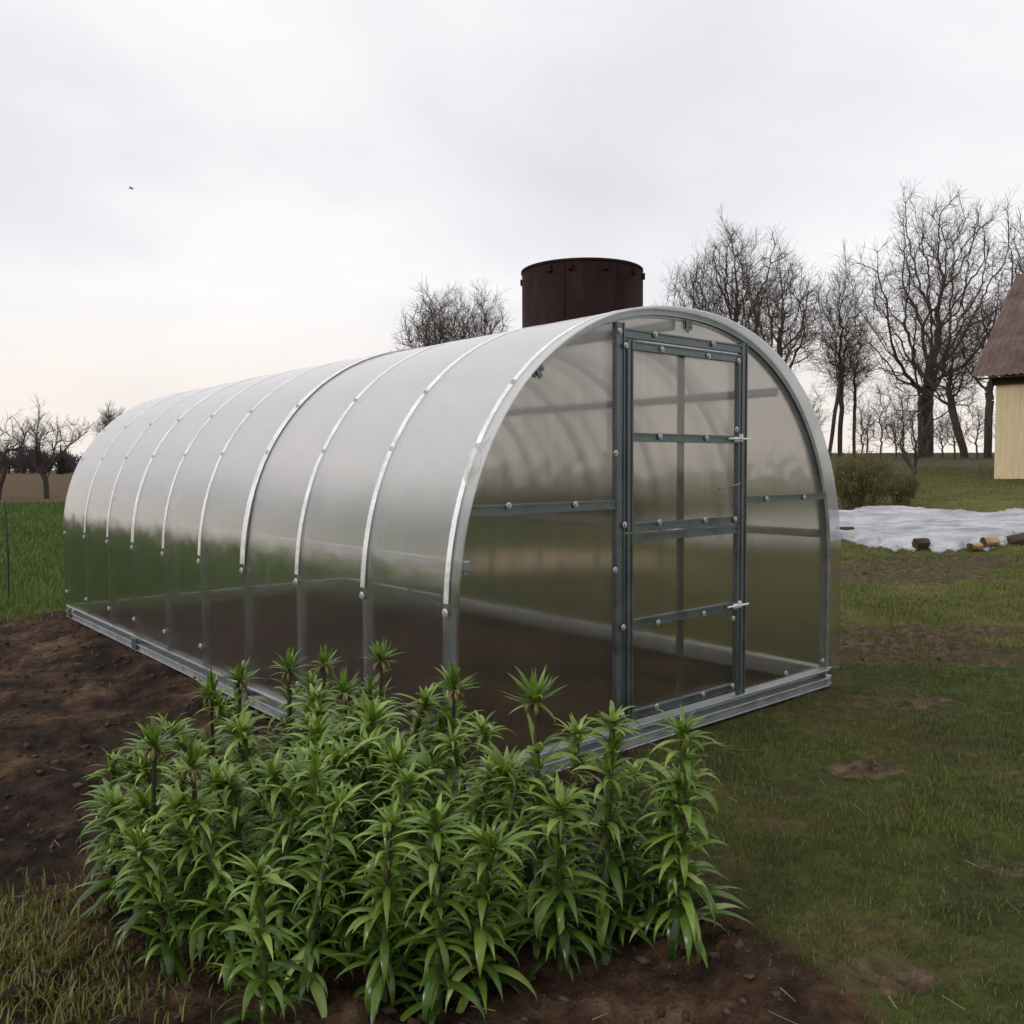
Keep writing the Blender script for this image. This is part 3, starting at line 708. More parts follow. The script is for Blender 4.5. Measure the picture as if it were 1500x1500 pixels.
# ------------------------------------------------------------------ trees
def segs_mesh(name, A, B, ra, rb, k, mat, parent):
    n = len(A); d = B-A; L = np.linalg.norm(d, axis=1, keepdims=True); d = d/np.maximum(L, 1e-6)
    ref = np.where(np.abs(d[:, 2:3]) < 0.9, np.array([[0, 0, 1.0]]), np.array([[1.0, 0, 0]]))
    a = np.cross(d, ref); a /= np.linalg.norm(a, axis=1, keepdims=True); b = np.cross(d, a)
    t = np.arange(k)*2*math.pi/k
    ring = a[:, None]*np.cos(t)[None, :, None]+b[:, None]*np.sin(t)[None, :, None]
    V = np.concatenate([A[:, None]+ring*ra[:, None, None], B[:, None]+ring*rb[:, None, None]], 1).reshape(-1, 3)
    base = np.arange(n)[:, None]*2*k; j = np.arange(k)[None]; jn = (j+1) % k
    Fq = np.stack([base+j, base+k+j, base+k+jn, base+jn], -1).reshape(-1, 4)
    return mesh_np(name, V, Fq, mat, parent, smooth=True)
def unit(v): return v/np.maximum(np.linalg.norm(v, axis=-1, keepdims=True), 1e-9)
def colonise(r, trunk, cen, rad, natt, D, kill, infl, iters=140, lean=0.12, low_cut=-1.0, starts=None):
    """grow a skeleton from the trunk polyline into the attraction points of a crown"""
    q = r.normal(size=(natt*3, 3)); q = unit(q)*(r.random((natt*3, 1))**(1/2.2))
    lump = 0.80+0.42*r.random()*0+0.30*np.sin(q[:, 0:1]*5+q[:, 2:3]*4+r.random()*6)*np.sin(q[:, 1:2]*6+r.random()*6)
    q = q*np.clip(lump, .55, 1.12); q = q[q[:, 2] > low_cut][:natt]
    att = cen+q*rad
    nodes = [np.array(p, float) for p in trunk]; par = [-1]+list(range(len(trunk)-1))
    if starts: 
        for p, pi in starts: nodes.append(np.array(p, float)); par.append(pi)
    nd = np.array(nodes); grow_from = 0
    best = np.full(len(att), 1e9); bi = np.zeros(len(att), int)
    new0 = max(0, len(trunk)-max(2, len(trunk)//2))
    idx = np.arange(new0, len(nd))
    nodes = list(nd)
    while iters > 0 and len(att):
        iters -= 1
        if len(idx):
            dd = np.linalg.norm(att[:, None]-np.array([nodes[i] for i in idx])[None], axis=2)
            m = dd.argmin(1); dm = dd[np.arange(len(att)), m]; upd = dm < best
            best = np.where(upd, dm, best); bi = np.where(upd, idx[m], bi)
        keep = best > kill
        att, best, bi = att[keep], best[keep], bi[keep]
        if not len(att): break
        act = best < infl
        if not act.any(): act = best <= best.min()+1e-6
        us = np.unique(bi[act]); idx = []
        for u_ in us:
            s = unit(att[act][bi[act] == u_]-nodes[u_]).mean(0)
            d = unit(s+np.array([0, 0, lean])+r.normal(size=3)*0.18)
            p = nodes[u_]+d*D
            nodes.append(p); par.append(int(u_)); idx.append(len(nodes)-1)
        idx = np.array(idx)
        if len(nodes) > 7000: break
    return np.array(nodes), np.array(par)
def tree_parts(root, r, nodes, par, r0, rtip, twig_len, ntw, mat_b, mat_t, trunk_frac=0.30, twig_up=0.35, twig_r=0.008, expo=1.85, maxtw=14000):
    n = len(nodes); acc = np.zeros(n); nch = np.zeros(n, int)
    for i in range(n-1, 0, -1):
        if par[i] < 0: continue
        if acc[i] == 0: acc[i] = rtip**expo
        acc[par[i]] += acc[i]; nch[par[i]] += 1
    rad = acc**(1/expo); rad = rad*(r0/rad[0]) if rad[0] > 0 else rad
    rad = np.maximum(rad, rtip*0.8)
    # relax the skeleton once or twice for rounder branches
    for _ in range(2):
        ch = np.zeros_like(nodes); cn = np.zeros(n)
        for i in range(1, n):
            ch[par[i]] += nodes[i]; cn[par[i]] += 1
        ok = (cn > 0); ok[0] = False
        nn = nodes.copy(); nn[ok] = 0.5*nodes[ok]+0.25*nodes[par[ok]]+0.25*(ch[ok]/cn[ok, None]); nodes = nn
    i = np.arange(1, n); i = i[par[1:] >= 0]; A = nodes[par[i]]; B = nodes[i]; rb = rad[i]; ra = np.minimum(rad[par[i]], rb*1.45)
    ra[par[i] == 0] = rad[0]*1.25
    thick = rb > r0*trunk_frac
    if thick.sum() < 3: thick = rb >= np.sort(rb)[-3]
    segs_mesh('trunk', A[thick], B[thick], ra[thick], rb[thick], 9, mat_b, root)
    A2, B2, ra2, rb2 = [A[~thick]], [B[~thick]], [ra[~thick]], [rb[~thick]]
    # twigs on thin wood
    thin = np.where(rad < max(rtip*3.2, 0.03))[0]; thin = thin[thin > 0]
    src = np.repeat(thin, ntw)
    if len(src) > maxtw: src = r.choice(src, maxtw, replace=False)
    d0 = unit(nodes[src]-nodes[par[src]])
    d = unit(d0*0.8+r.normal(size=(len(src), 3))*0.55+np.array([0, 0, twig_up]))
    L = twig_len*(0.5+r.random((len(src), 1)))
    t0 = r.random((len(src), 1)); p0 = nodes[par[src]]*(1-t0)+nodes[src]*t0
    p1 = p0+d*L*0.55; p2 = p1+unit(d+r.normal(size=d.shape)*0.25+np.array([0, 0, twig_up*.5]))*L*0.45
    p3 = p1+unit(d+r.normal(size=d.shape)*0.55)*L*0.4
    o1 = np.full(len(src), twig_r)
    A2 += [p0, p1, p1]; B2 += [p1, p2, p3]; ra2 += [o1, o1*.75, o1*.7]; rb2 += [o1*.75, o1*.45, o1*.4]
    segs_mesh('crown', np.concatenate(A2), np.concatenate(B2), np.concatenate(ra2), np.concatenate(rb2), 4 if r0 > .2 else 3, mat_t, root)
def bare_tree(name, px, v, py_top, half_px, label, seed, r0=0.2, fork=0.25, group=None, natt=900, cshift=0.0, low=0.25, lean_px=0.0, base_py=None, twig=0.55, ntw=3, dens=1.0, tw=0.009, cat='tree', mat_t=None, D=0.34):
    r = np.random.default_rng(seed)
    g = G(px, v); base = np.array(g)
    ztop = P(px, py_top, v)[2]; Hh = ztop-base[2]; rx = half_px/F*v
    root = empty(name, tuple(base), label=label, cat=cat, group=group)
    lean = rth*(lean_px/F*v)
    tz_ = Hh*fork; ntr = max(6, int(tz_/.5))
    tr = [np.array([0, 0, -0.3])]+[np.array([0, 0, tz_*i/ntr])+lean*(i/ntr)+np.append(r.normal(size=2)*0.03, 0) for i in range(0, ntr+1)]
    zl = Hh*low; cen = np.array([0, 0, (zl+Hh)/2])+lean*1.3+rth*(cshift/F*v)
    rad = np.array([rx*1.17, rx*1.17, (Hh-zl)/2*1.02])
    k = max(0.28, Hh/32)
    nodes, par = colonise(r, tr, cen, rad, int(natt*dens*1.25), max(.25, k*0.6), k*0.72, k*8, lean=0.06)
    tree_parts(root, r, nodes, par, r0, 0.010, twig*1.15, ntw, MAT['bark'], mat_t or MAT['twig'], twig_r=tw*.8)
    return root
TG = 'bare trees along the field edge'
bare_tree('bare_tree', 1355, 50, 268, 104, 'largest bare tree with a thick trunk and a wide crown, left of the shed', 101, r0=0.42, fork=0.24, group=TG, natt=1900, cshift=12, low=0.12, twig=0.75, ntw=3)
bare_tree('bare_tree', 1072, 48, 316, 66, 'tall bare tree with rounded crown just right of the rusty tank', 102, r0=0.28, fork=0.4, group=TG, natt=1100, low=0.32, twig=0.7)
bare_tree('bare_tree', 1022, 50, 365, 60, 'lower bare tree nearest to the tank, its crown left of the tall rounded one', 103, r0=0.2, fork=0.35, group=TG, natt=800, low=0.33, twig=0.7, ntw=2)
bare_tree('bare_tree', 1133, 46, 362, 66, 'bare tree with spreading forked limbs directly above the right shoulder of the greenhouse', 104, r0=0.26, fork=0.3, group=TG, natt=900, cshift=6, low=0.3, twig=0.7)
bare_tree('bare_tree', 1230, 47, 372, 44, 'slender straight bare tree with a narrow crown, left of the largest tree', 105, r0=0.125, fork=0.45, group=TG, natt=800, low=0.25, twig=0.7)
bare_tree('bare_tree', 1213, 46, 480, 22, 'thin leaning bare tree beside the slender straight one', 106, r0=0.10, fork=0.6, group=TG, natt=200, lean_px=14, low=0.45, twig=0.6, ntw=3)
bare_tree('bare_tree', 1251, 49, 470, 24, 'thin young bare tree just right of the slender straight one', 107, r0=0.09, fork=0.5, group=TG, natt=240, low=0.3, twig=0.6, ntw=3)
bare_tree('bare_tree', 1413, 47, 475, 46, 'bare tree with a trunk leaning left, between the largest tree and the shed', 108, r0=0.2, fork=0.42, group=TG, natt=520, lean_px=-22, low=0.35, twig=0.6)
bare_tree('bare_tree', 1446, 46, 415, 42, 'bare tree with its trunk close beside the shed wall', 109, r0=0.2, fork=0.4, group=TG, natt=600, low=0.35, twig=0.6, ntw=2)
bare_tree('bare_tree', 1530, 44, 285, 82, 'bare tree behind the shed roof, its crown cut by the right edge', 110, r0=0.3, fork=0.3, group=TG, natt=1100, low=0.25, twig=0.7, ntw=2)
bare_tree('bare_tree', 645, 60, 420, 54, 'bare tree with a dense dark rounded crown above the greenhouse roof, left of the tank', 111, r0=0.26, fork=0.3, group=TG, natt=1300, low=0.3, twig=0.8, ntw=3, tw=0.013)
bare_tree('bare_tree', 708, 61, 417, 36, 'narrower bare tree with a fan shaped crown between the dense one and the tank', 112, r0=0.2, fork=0.3, group=TG, natt=800, low=0.3, twig=0.8, ntw=3, tw=0.012)
bare_tree('bare_tree', 164, 95, 596, 19, 'small distant bare tree peeping over the far end of the greenhouse roof', 113, r0=0.16, fork=0.35, group=TG, natt=300, low=0.35, twig=0.8, ntw=4, tw=0.016, D=0.4)
UG = 'thin saplings below the field-edge trees'
for i, (px, v, top, hw) in enumerate([(1270, 44, 585, 16), (1290, 46, 560, 20), (1312, 45, 600, 16), (1380, 45, 590, 18), (1398, 44, 600, 15), (1430, 44, 580, 16), (1322, 47, 545, 22), (1190, 46, 560, 22), (1262, 45, 610, 12), (1468, 45, 590, 16)]):
    bare_tree('sapling', px, v, top, hw, 'thin bare sapling in the undergrowth below the field-edge trees', 130+i, r0=0.045, fork=0.25, group=UG, natt=120, low=0.12, twig=0.5, ntw=3, tw=0.008, cat='sapling', D=0.3)

# old apple trees on the left
def apple(px, v, py_top, half_px, label, seed, arms, r0):
    r = np.random.default_rng(seed); g = np.array(G(px, v))
    root = empty('apple_tree', tuple(g), label=label, cat='fruit tree', group='old apple trees by the left field')
    s = v/F
    nodes = [np.zeros(3)-np.array([0, 0, .2])]; par = [-1]
    def L(dx, dy, dep=0.0): return rth*dx*s+np.array([0, 0, dy*s])+fwh*dep
    for start, pts in arms:
        last = start
        for (dx, dy, dep) in pts:
            p0 = nodes[last]; p1 = L(dx, dy, dep); k = max(1, int(np.linalg.norm(p1-p0)/0.18))
            for j in range(1, k+1):
                nodes.append(p0+(p1-p0)*j/k+r.normal(size=3)*0.018); par.append(last); last = len(nodes)-1
        ends.append(last)
    # water shoots and side twigs
    n0 = len(nodes)
    for i in range(n0):
        if nodes[i][2] < 50*s*0.9: continue
        for _ in range(2):
            if r.random() < 0.60:
                d = unit(np.array([0, 0, 1.0])+r.normal(size=3)*0.55); last = i; Ln = r.uniform(0.2, 1.3)
                for j in range(4):
                    d = unit(d+r.normal(size=3)*0.22); nodes.append(nodes[last]+d*Ln/4); par.append(last); last = len(nodes)-1
    tree_parts(root, r, np.array(nodes), np.array(par), r0, 0.008, 0.42, 3, MAT['bark'], MAT['twig'], trunk_frac=0.34, twig_r=0.006, expo=1.9)
ends = []
apple(67, 41, 585, 70, 'gnarled old apple tree with low twisted limbs, left of the greenhouse', 201,
      [(0, [(0, 12, 0), (0, 40, 0), (-5, 44, 0)]), (5, [(-12, 48, 0), (-16, 58, 0.2), (-18, 75, 0.3), (-16, 92, 0.2)]),
       (9, [(-26, 78, -.3), (-38, 88, -.5), (-58, 100, -.5)]), (9, [(-14, 90, .3), (-8, 96, .5), (4, 98, .6)]),
       (5, [(8, 48, .2), (6, 60, .3), (8, 78, .4), (18, 86, .5), (34, 82, .5)]), (7, [(20, 70, .4), (36, 84, .6), (52, 100, .8)]), (11, [(-20, 74, .5), (-24, 98, .7), (-20, 118, .8)])], 0.12)
ends = []
apple(-4, 40, 600, 50, 'old apple tree with a curved trunk cut by the left edge of the picture', 202,
      [(0, [(0, 10, 0), (10, 40, 0), (12, 60, 0), (18, 84, 0)]), (8, [(-8, 62, .3), (-20, 90, .4)]), (12, [(24, 72, .2), (34, 78, .2), (40, 100, .2)]), (10, [(0, 82, -.3), (-6, 104, -.4)])], 0.115)

# multi-stemmed young tree and bush right of the greenhouse
def shrub(name, px, v, py_top, half_px, label, cat, seed, nst, mat, spread=1.0, rr_=0.008, leaves=0, group=None, twn=3, tl=0.3):
    r = np.random.default_rng(seed); g = np.array(G(px, v)); root = empty(name, tuple(g), label=label, cat=cat, group=group)
    Hh = P(px, py_top, v)[2]-g[2]; rx = half_px/F*v
    nodes = [np.array([0, 0, -0.08])]; par = [-1]
    for k in range(nst):
        ang = r.random()*6.283; rad_ = math.sqrt(r.random()); q = np.array([math.cos(ang), math.sin(ang), 0])
        tip = q*rx*rad_+np.array([0, 0, Hh*math.sqrt(max(0.05, 1-0.75*rad_**2))*r.uniform(.7, 1.02)]); st = q*rx*rad_*0.45*spread
        nodes.append(st+np.array([0, 0, -0.03])); par.append(0); last = len(nodes)-1
        for j in range(1, 7):
            t = j/6; p = st+(tip-st)*np.array([t**1.3, t**1.3, t])+r.normal(size=3)*0.02*Hh
            nodes.append(p); par.append(last); last = len(nodes)-1
    nodes = np.array(nodes); par = np.array(par)
    ok = par > 0
    i = np.where(ok)[0]; A = nodes[par[i]]; B = nodes[i]
    ra = np.full(len(i), rr_); rb = ra*0.8
    segs_mesh('stems', A, B, ra, rb, 4, mat, root)
    src = np.repeat(i[nodes[i][:, 2] > Hh*0.2], twn)
    d = unit(unit(nodes[src]-nodes[par[src]])*0.7+r.normal(size=(len(src), 3))*0.5+np.array([0, 0, .25]))
    L_ = tl*(0.4+r.random((len(src), 1))); p0 = nodes[src]; p1 = p0+d*L_*.6; p2 = p1+unit(d+r.normal(size=d.shape)*.4)*L_*.4
    o1 = np.full(len(src), rr_*0.5)
    segs_mesh('twigs', np.concatenate([p0, p1]), np.concatenate([p1, p2]), np.concatenate([o1, o1*.8]), np.concatenate([o1*.8, o1*.5]), 3, mat, root)
    if leaves:
        s2 = r.choice(len(p2), leaves); c = p1[s2]+(p2[s2]-p1[s2])*r.random((leaves, 1))+r.normal(size=(leaves, 3))*.02
        a = unit(r.normal(size=(leaves, 3))); b = unit(np.cross(a, r.normal(size=(leaves, 3)))); sz = r.uniform(.012, .028, (leaves, 1))
        V = np.stack([c-a*sz, c+b*sz*.5, c+a*sz, c-b*sz*.5], 1).reshape(-1, 3)
        Fq = np.arange(leaves*4).reshape(-1, 4); mesh_np('leaves', V, Fq, MAT['shrub_leaf'], root, attrs={'tint': np.repeat(r.random(leaves), 4)})
    return root
shrub('bush', 1262, 18.6, 664, 52, 'broad olive brown twiggy bush behind the white fleece, beside the greenhouse wall', 'bush', 301, 170, MAT['shrub'], rr_=0.007, leaves=3800, twn=4, tl=.28)
shrub('bush', 1322, 19.3, 690, 26, 'smaller thin twiggy bush at the foot of the young multi-stemmed tree', 'bush', 302, 60, MAT['shrub'], rr_=0.006, leaves=600, twn=3, tl=.22)
r_ = np.random.default_rng(310); g = np.array(G(1337, 20.5))
yt = empty('young_tree', tuple(g), label='young tree with several thin stems forking low, beside the olive bush', cat='tree')
cenY = np.array([0, 0, 1.45]); trk = [np.array([0, 0, -.1]), np.array([0, 0, .1]), np.array([0.0, 0, .25]), np.array([.02, 0, .42])]
nodes, par = colonise(r_, trk, cenY, np.array([.75, .75, .85]), 260, .1, .17, 1.6, lean=.25)
tree_parts(yt, r_, nodes, par, .05, .006, .3, 2, MAT['bark'], MAT['twig'], twig_r=.0045)

# far woods on the left horizon
def far_woods():
    r = np.random.default_rng(400); A = []; B = []
    n = 420
    for k in range(n):
        px = r.uniform(-420, 640); v = r.uniform(240, 275)
        p = P(px, 690, v); h = r.uniform(4.5, 7.4)*(1+0.25*math.sin(px*0.03)); z0 = gz(p[0], p[1])
        m = 110; q = r.normal(size=(m, 3)); q = unit(q)*r.random((m, 1))**.4
        tip = np.array([p[0], p[1], z0+h*.56])+q*np.array([2.4, 2.4, h*.46])
        st = tip-unit(q*.6+np.array([0, 0, .9]))*r.uniform(.6, 2.0, (m, 1))
        A.append(st); B.append(tip)
        A.append(np.array([[p[0], p[1], z0-.5]])); B.append(np.array([[p[0], p[1], z0+h*.8]]))
    A = np.concatenate(A); B = np.concatenate(B)
    m = noisy('far_twigs', (0.060, 0.046, 0.052), (0.095, 0.075, 0.080), .05, 1, 0, 0)
    o = segs_mesh('far_woods', A, B, np.full(len(A), .11), np.full(len(A), .05), 3, m, None)
    tag(o, 'distant strip of bare purplish woods along the left horizon', 'woods', kind='stuff')
far_woods()
def conifer(px, v, top, half, label, seed):
    r = np.random.default_rng(seed); g = np.array(G(px, v)); root = empty('conifer', tuple(g), label=label, cat='tree')
    Hh = P(px, top, v)[2]-g[2]; rx = half/F*v; n = 1500
    t = r.random(n)**.7; ang = r.random(n)*6.283; rr2 = rx*(1-t)*(.3+.7*r.random(n))
    B = np.stack([rr2*np.cos(ang), rr2*np.sin(ang), Hh*(.05+.95*t)-rr2*.25], 1); A = np.stack([0*t, 0*t, Hh*(.08+.9*t)], 1); A = A+(B-A)*.35
    segs_mesh('trunk', np.array([[0, 0, -.3]]), np.array([[0, 0, Hh]]), np.array([.2]), np.array([.03]), 7, MAT['bark'], root)
    segs_mesh('crown', A, B, np.full(n, .16), np.full(n, .04), 3, noisy('needles', (.014, .022, .014), (.03, .042, .025), .5, .9, 0, 0), root)
conifer(90, 190, 651, 10, 'small dark conifer in front of the far woods', 410)

# thin stake at the left edge
g = G(5, 9.2)
st = empty('stake', tuple(g), label='thin dark curved stick standing in the crop at the left edge', cat='stick')
mb = MB(); pts = []
for i in range(9):
    t = i/8; pts.append(Vector(rth)*(0.03*math.sin(t*2.4)-0.02*t)+Vector((0, 0, -0.1+t*1.18)))
mb.tube(pts, [.012, .012, .011, .011, .010, .009, .009, .008, .006], 6); mb.build('stem', MAT['bark'], st)
mb = MB(); mb.tube([pts[6], pts[6]+Vector(rth)*-.05+Vector((0, 0, .12))], [.006, .004], 5); mb.build('twig', MAT['bark'], st)

# ------------------------------------------------------------------ fleece on the bed, weights on it
def fleece_mat():
    m, t, out = new_mat('white_fleece'); p = geopos(t)
    n = noise(t, mapping(t, mapping(t, p, rot=(0, 0, YAW)), scale=(0.6, 1.8, 1)), 2.2, 6, .65); c = ramp(t, n, [(0.36, (0.21, 0.215, 0.235)), (0.62, (0.41, 0.41, 0.425))])
    rg = N(t, 'ShaderNodeTexNoise', noise_type='RIDGED_MULTIFRACTAL'); rg.inputs['Scale'].default_value = 2.2; rg.inputs['Detail'].default_value = 6
    t.links.new(mapping(t, mapping(t, p, rot=(0, 0, YAW)), scale=(0.45, 1.6, 1)), rg.inputs['Vector'])
    b = principled(t, out, Base_Color=c, Roughness=0.75); bump(t, b, rg.outputs[0], .9, .035)
    return m
MAT['fleece'] = fleece_mat()
def fleece():
    nu_, nv_ = 260, 110
    pxs = np.linspace(985, 1640, nu_); T = np.linspace(0, 1, nv_)
    top_v = np.interp(pxs, [985, 1225, 1290, 1330, 1400, 1500, 1640], [16.9, 17.3, 17.9, 17.9, 17.2, 17.3, 17.0])
    bot_v = np.interp(pxs, [985, 1225, 1270, 1340, 1400, 1460, 1500, 1640], [13.9, 13.9, 13.55, 13.1, 12.95, 13.2, 13.9, 14.2])
    V = []
    PX, TT = np.meshgrid(pxs, T, indexing='ij')
    Vv = bot_v[:, None]+(top_v-bot_v)[:, None]*TT
    edge = np.minimum(TT, 1-TT)
    wv = fbm(PX*0.045, np.round(TT), 61, 4)*1.1*np.clip(1-edge/.15, 0, 1)
    Vv = Vv+wv
    U = (PX-750)/F*Vv
    X = C[0]+Vv*fwh[0]+U*rth[0]; Y = C[1]+Vv*fwh[1]+U*rth[1]
    Z = ground_z(X.ravel(), Y.ravel()).reshape(X.shape)
    fold = (0.22-np.abs(fbm(U*0.45+7, Vv*2.6+U*.35, 62, 4)))*0.42+np.abs(fbm(U*1.3, Vv*7-U*.5, 63, 3))*.12
    bed = 0.035*sstep(0, .12, edge)
    Z = Z+0.03+bed+fold*sstep(0, .06, edge)+0.02*fbm(X*9, Y*9, 64, 2)
    v = np.stack([X, Y, Z], -1).reshape(-1, 3)
    # closed thin body: a lower copy 2 cm below, welded by a rim
    lo = v.copy(); lo[:, 2] -= 0.02; n = len(v)
    i = np.arange(nu_-1)[:, None]*nv_; j = np.arange(nv_-1)[None]
    q = np.stack([i+j, i+nv_+j, i+nv_+j+1, i+j+1], -1).reshape(-1, 4)
    rim = np.concatenate([np.arange(nu_)*nv_, (nu_-1)*nv_+np.arange(1, nv_), (np.arange(nu_-1)*nv_+nv_-1)[::-1], np.arange(1, nv_-1)[::-1]])
    rn = np.roll(rim, -1); rq = np.stack([rim, rn, rn+n, rim+n], 1)
    o = mesh_np('garden_fleece', np.vstack([v, lo]), np.vstack([q, q[:, ::-1]+n, rq]), MAT['fleece'], smooth=True)
    tag(o, 'crumpled white fleece sheet spread over a garden bed right of the greenhouse', 'fleece')
    return v
FL = fleece()
def fl_z(x, y):
    k = ((FL[:, 0]-x)**2+(FL[:, 1]-y)**2).argmin(); d = math.sqrt((FL[k, 0]-x)**2+(FL[k, 1]-y)**2)
    return FL[k, 2] if d < .12 else gz(x, y)
WOODY = noisy('fresh_split_wood', (0.22, 0.14, 0.065), (0.42, 0.29, 0.145), 7, .8, 0, .3, .01, mscale=(1, 6, 6))
WOODD = noisy('dark_bark_log', (0.030, 0.022, 0.014), (0.06, 0.045, 0.03), 8, .9, 0, .6, .02)
def log(px, v, Lp, hp, rz, label, mat_side, mat_end, seed, square=False, tilt=0.0):
    r = np.random.default_rng(seed); g = P(px, 800, v); z = fl_z(g[0], g[1]); s = v/F; L_ = Lp*s; h = hp*s/2
    root = empty('firewood_log', (g[0], g[1], z+h*0.85), math.atan2(rth[1], rth[0])+rz, label=label, cat='log', group='pieces of wood weighing down the fleece')
    root.rotation_euler.y = tilt
    k = 6 if square else 14
    ang = np.sort(np.arange(k)*2*math.pi/k+r.normal(size=k)*.12); rad = h*(1+r.normal(size=k)*.10)
    ringp = [(0, rad[j]*math.cos(ang[j]), rad[j]*math.sin(ang[j])) for j in range(k)]
    n = 6; vs = []
    for i in range(n):
        x_ = -L_/2+L_*i/(n-1); f_ = 1+r.normal()*.03
        vs += [(x_, p[1]*f_, p[2]*f_) for p in ringp]
    mb = MB(); mb.add(vs, [(i*k+j, i*k+(j+1) % k, (i+1)*k+(j+1) % k, (i+1)*k+j) for i in range(n-1) for j in range(k)], not square); mb.build('bark', mat_side, root)
    for x_ in (-L_/2, L_/2):
        mb = MB(); mb.add([(x_+math.copysign(.001, x_), p[1]*1.01, p[2]*1.01) for p in ringp]+[(x_+math.copysign(.01, x_), 0, 0)], [(j, (j+1) % k, k) for j in range(k)]); mb.build('end_grain', mat_end, root)
log(1349, 13.15, 20, 16, 0.25, 'dark squared block of wood alone at the front edge of the fleece', WOODD, WOODD, 1, True)
log(1428, 13.0, 23, 11, 0.5, 'pale split log, left one of the touching pair on the fleece edge', WOODY, WOODD, 2)
log(1449, 13.15, 22, 14, 0.2, 'orange split log, right one of the touching pair on the fleece edge', WOODY, WOODD, 3)
log(1493, 13.75, 40, 18, -0.35, 'large dark log with a pale top at the right edge of the picture', WOODD, WOODY, 4, True, tilt=-.25)
log(1237, 14.4, 26, 6, 0.1, 'short dark stick lying on the fleece beside the greenhouse corner', WOODD, WOODD, 5)

# ------------------------------------------------------------------ crown imperial plants
def leaf_batch(specs, r):
    """specs: base(3), azimuth, elevation, length, width, droop, tint -> vertices and faces of curved folded leaves"""
    n = len(specs); S = 7
    b = np.array([s[0] for s in specs]); az = np.array([s[1] for s in specs]); el = np.array([s[2] for s in specs])
    L = np.array([s[3] for s in specs]); Wd = np.array([s[4] for s in specs])*.92; dr = np.array([s[5] for s in specs]); ti = np.array([s[6] for s in specs])
    tw = r.normal(size=n)*0.35
    h = np.stack([np.cos(az), np.sin(az), 0*az], 1); side = np.stack([-np.sin(az), np.cos(az), 0*az], 1)
    p = b.copy(); V = []
    for k in range(S+1):
        t = k/S; e = el-dr*t**1.4
        d = h*np.cos(e)[:, None]+np.array([0, 0, 1.0])*np.sin(e)[:, None]
        if k: p = p+d*(L/S)[:, None]
        wdt = Wd*(0.30+0.70*math.sin(math.pi*min(1, (t*0.92+0.06))**0.72))*(1-t**4)*0.5
        nrm = np.cross(d, side); sd_ = side*np.cos(tw*t)[:, None]+nrm*np.sin(tw*t)[:, None]; nr2 = np.cross(d, sd_)
        V.append(np.stack([p-sd_*wdt[:, None]+nr2*wdt[:, None]*.38*np.sign(-1), p, p+sd_*wdt[:, None]+nr2*wdt[:, None]*.38*np.sign(-1)], 1))
    V = np.stack(V, 1).reshape(n, -1, 3)
    f = []
    for k in range(S):
        for j in (0, 1): f.append((k*3+j, k*3+j+1, k*3+3+j+1, k*3+3+j))
    f = np.array(f); Fq = (np.arange(n)[:, None, None]*(3*(S+1))+f[None]).reshape(-1, 4)
    return V.reshape(-1, 3), Fq, np.repeat(ti, 3*(S+1))
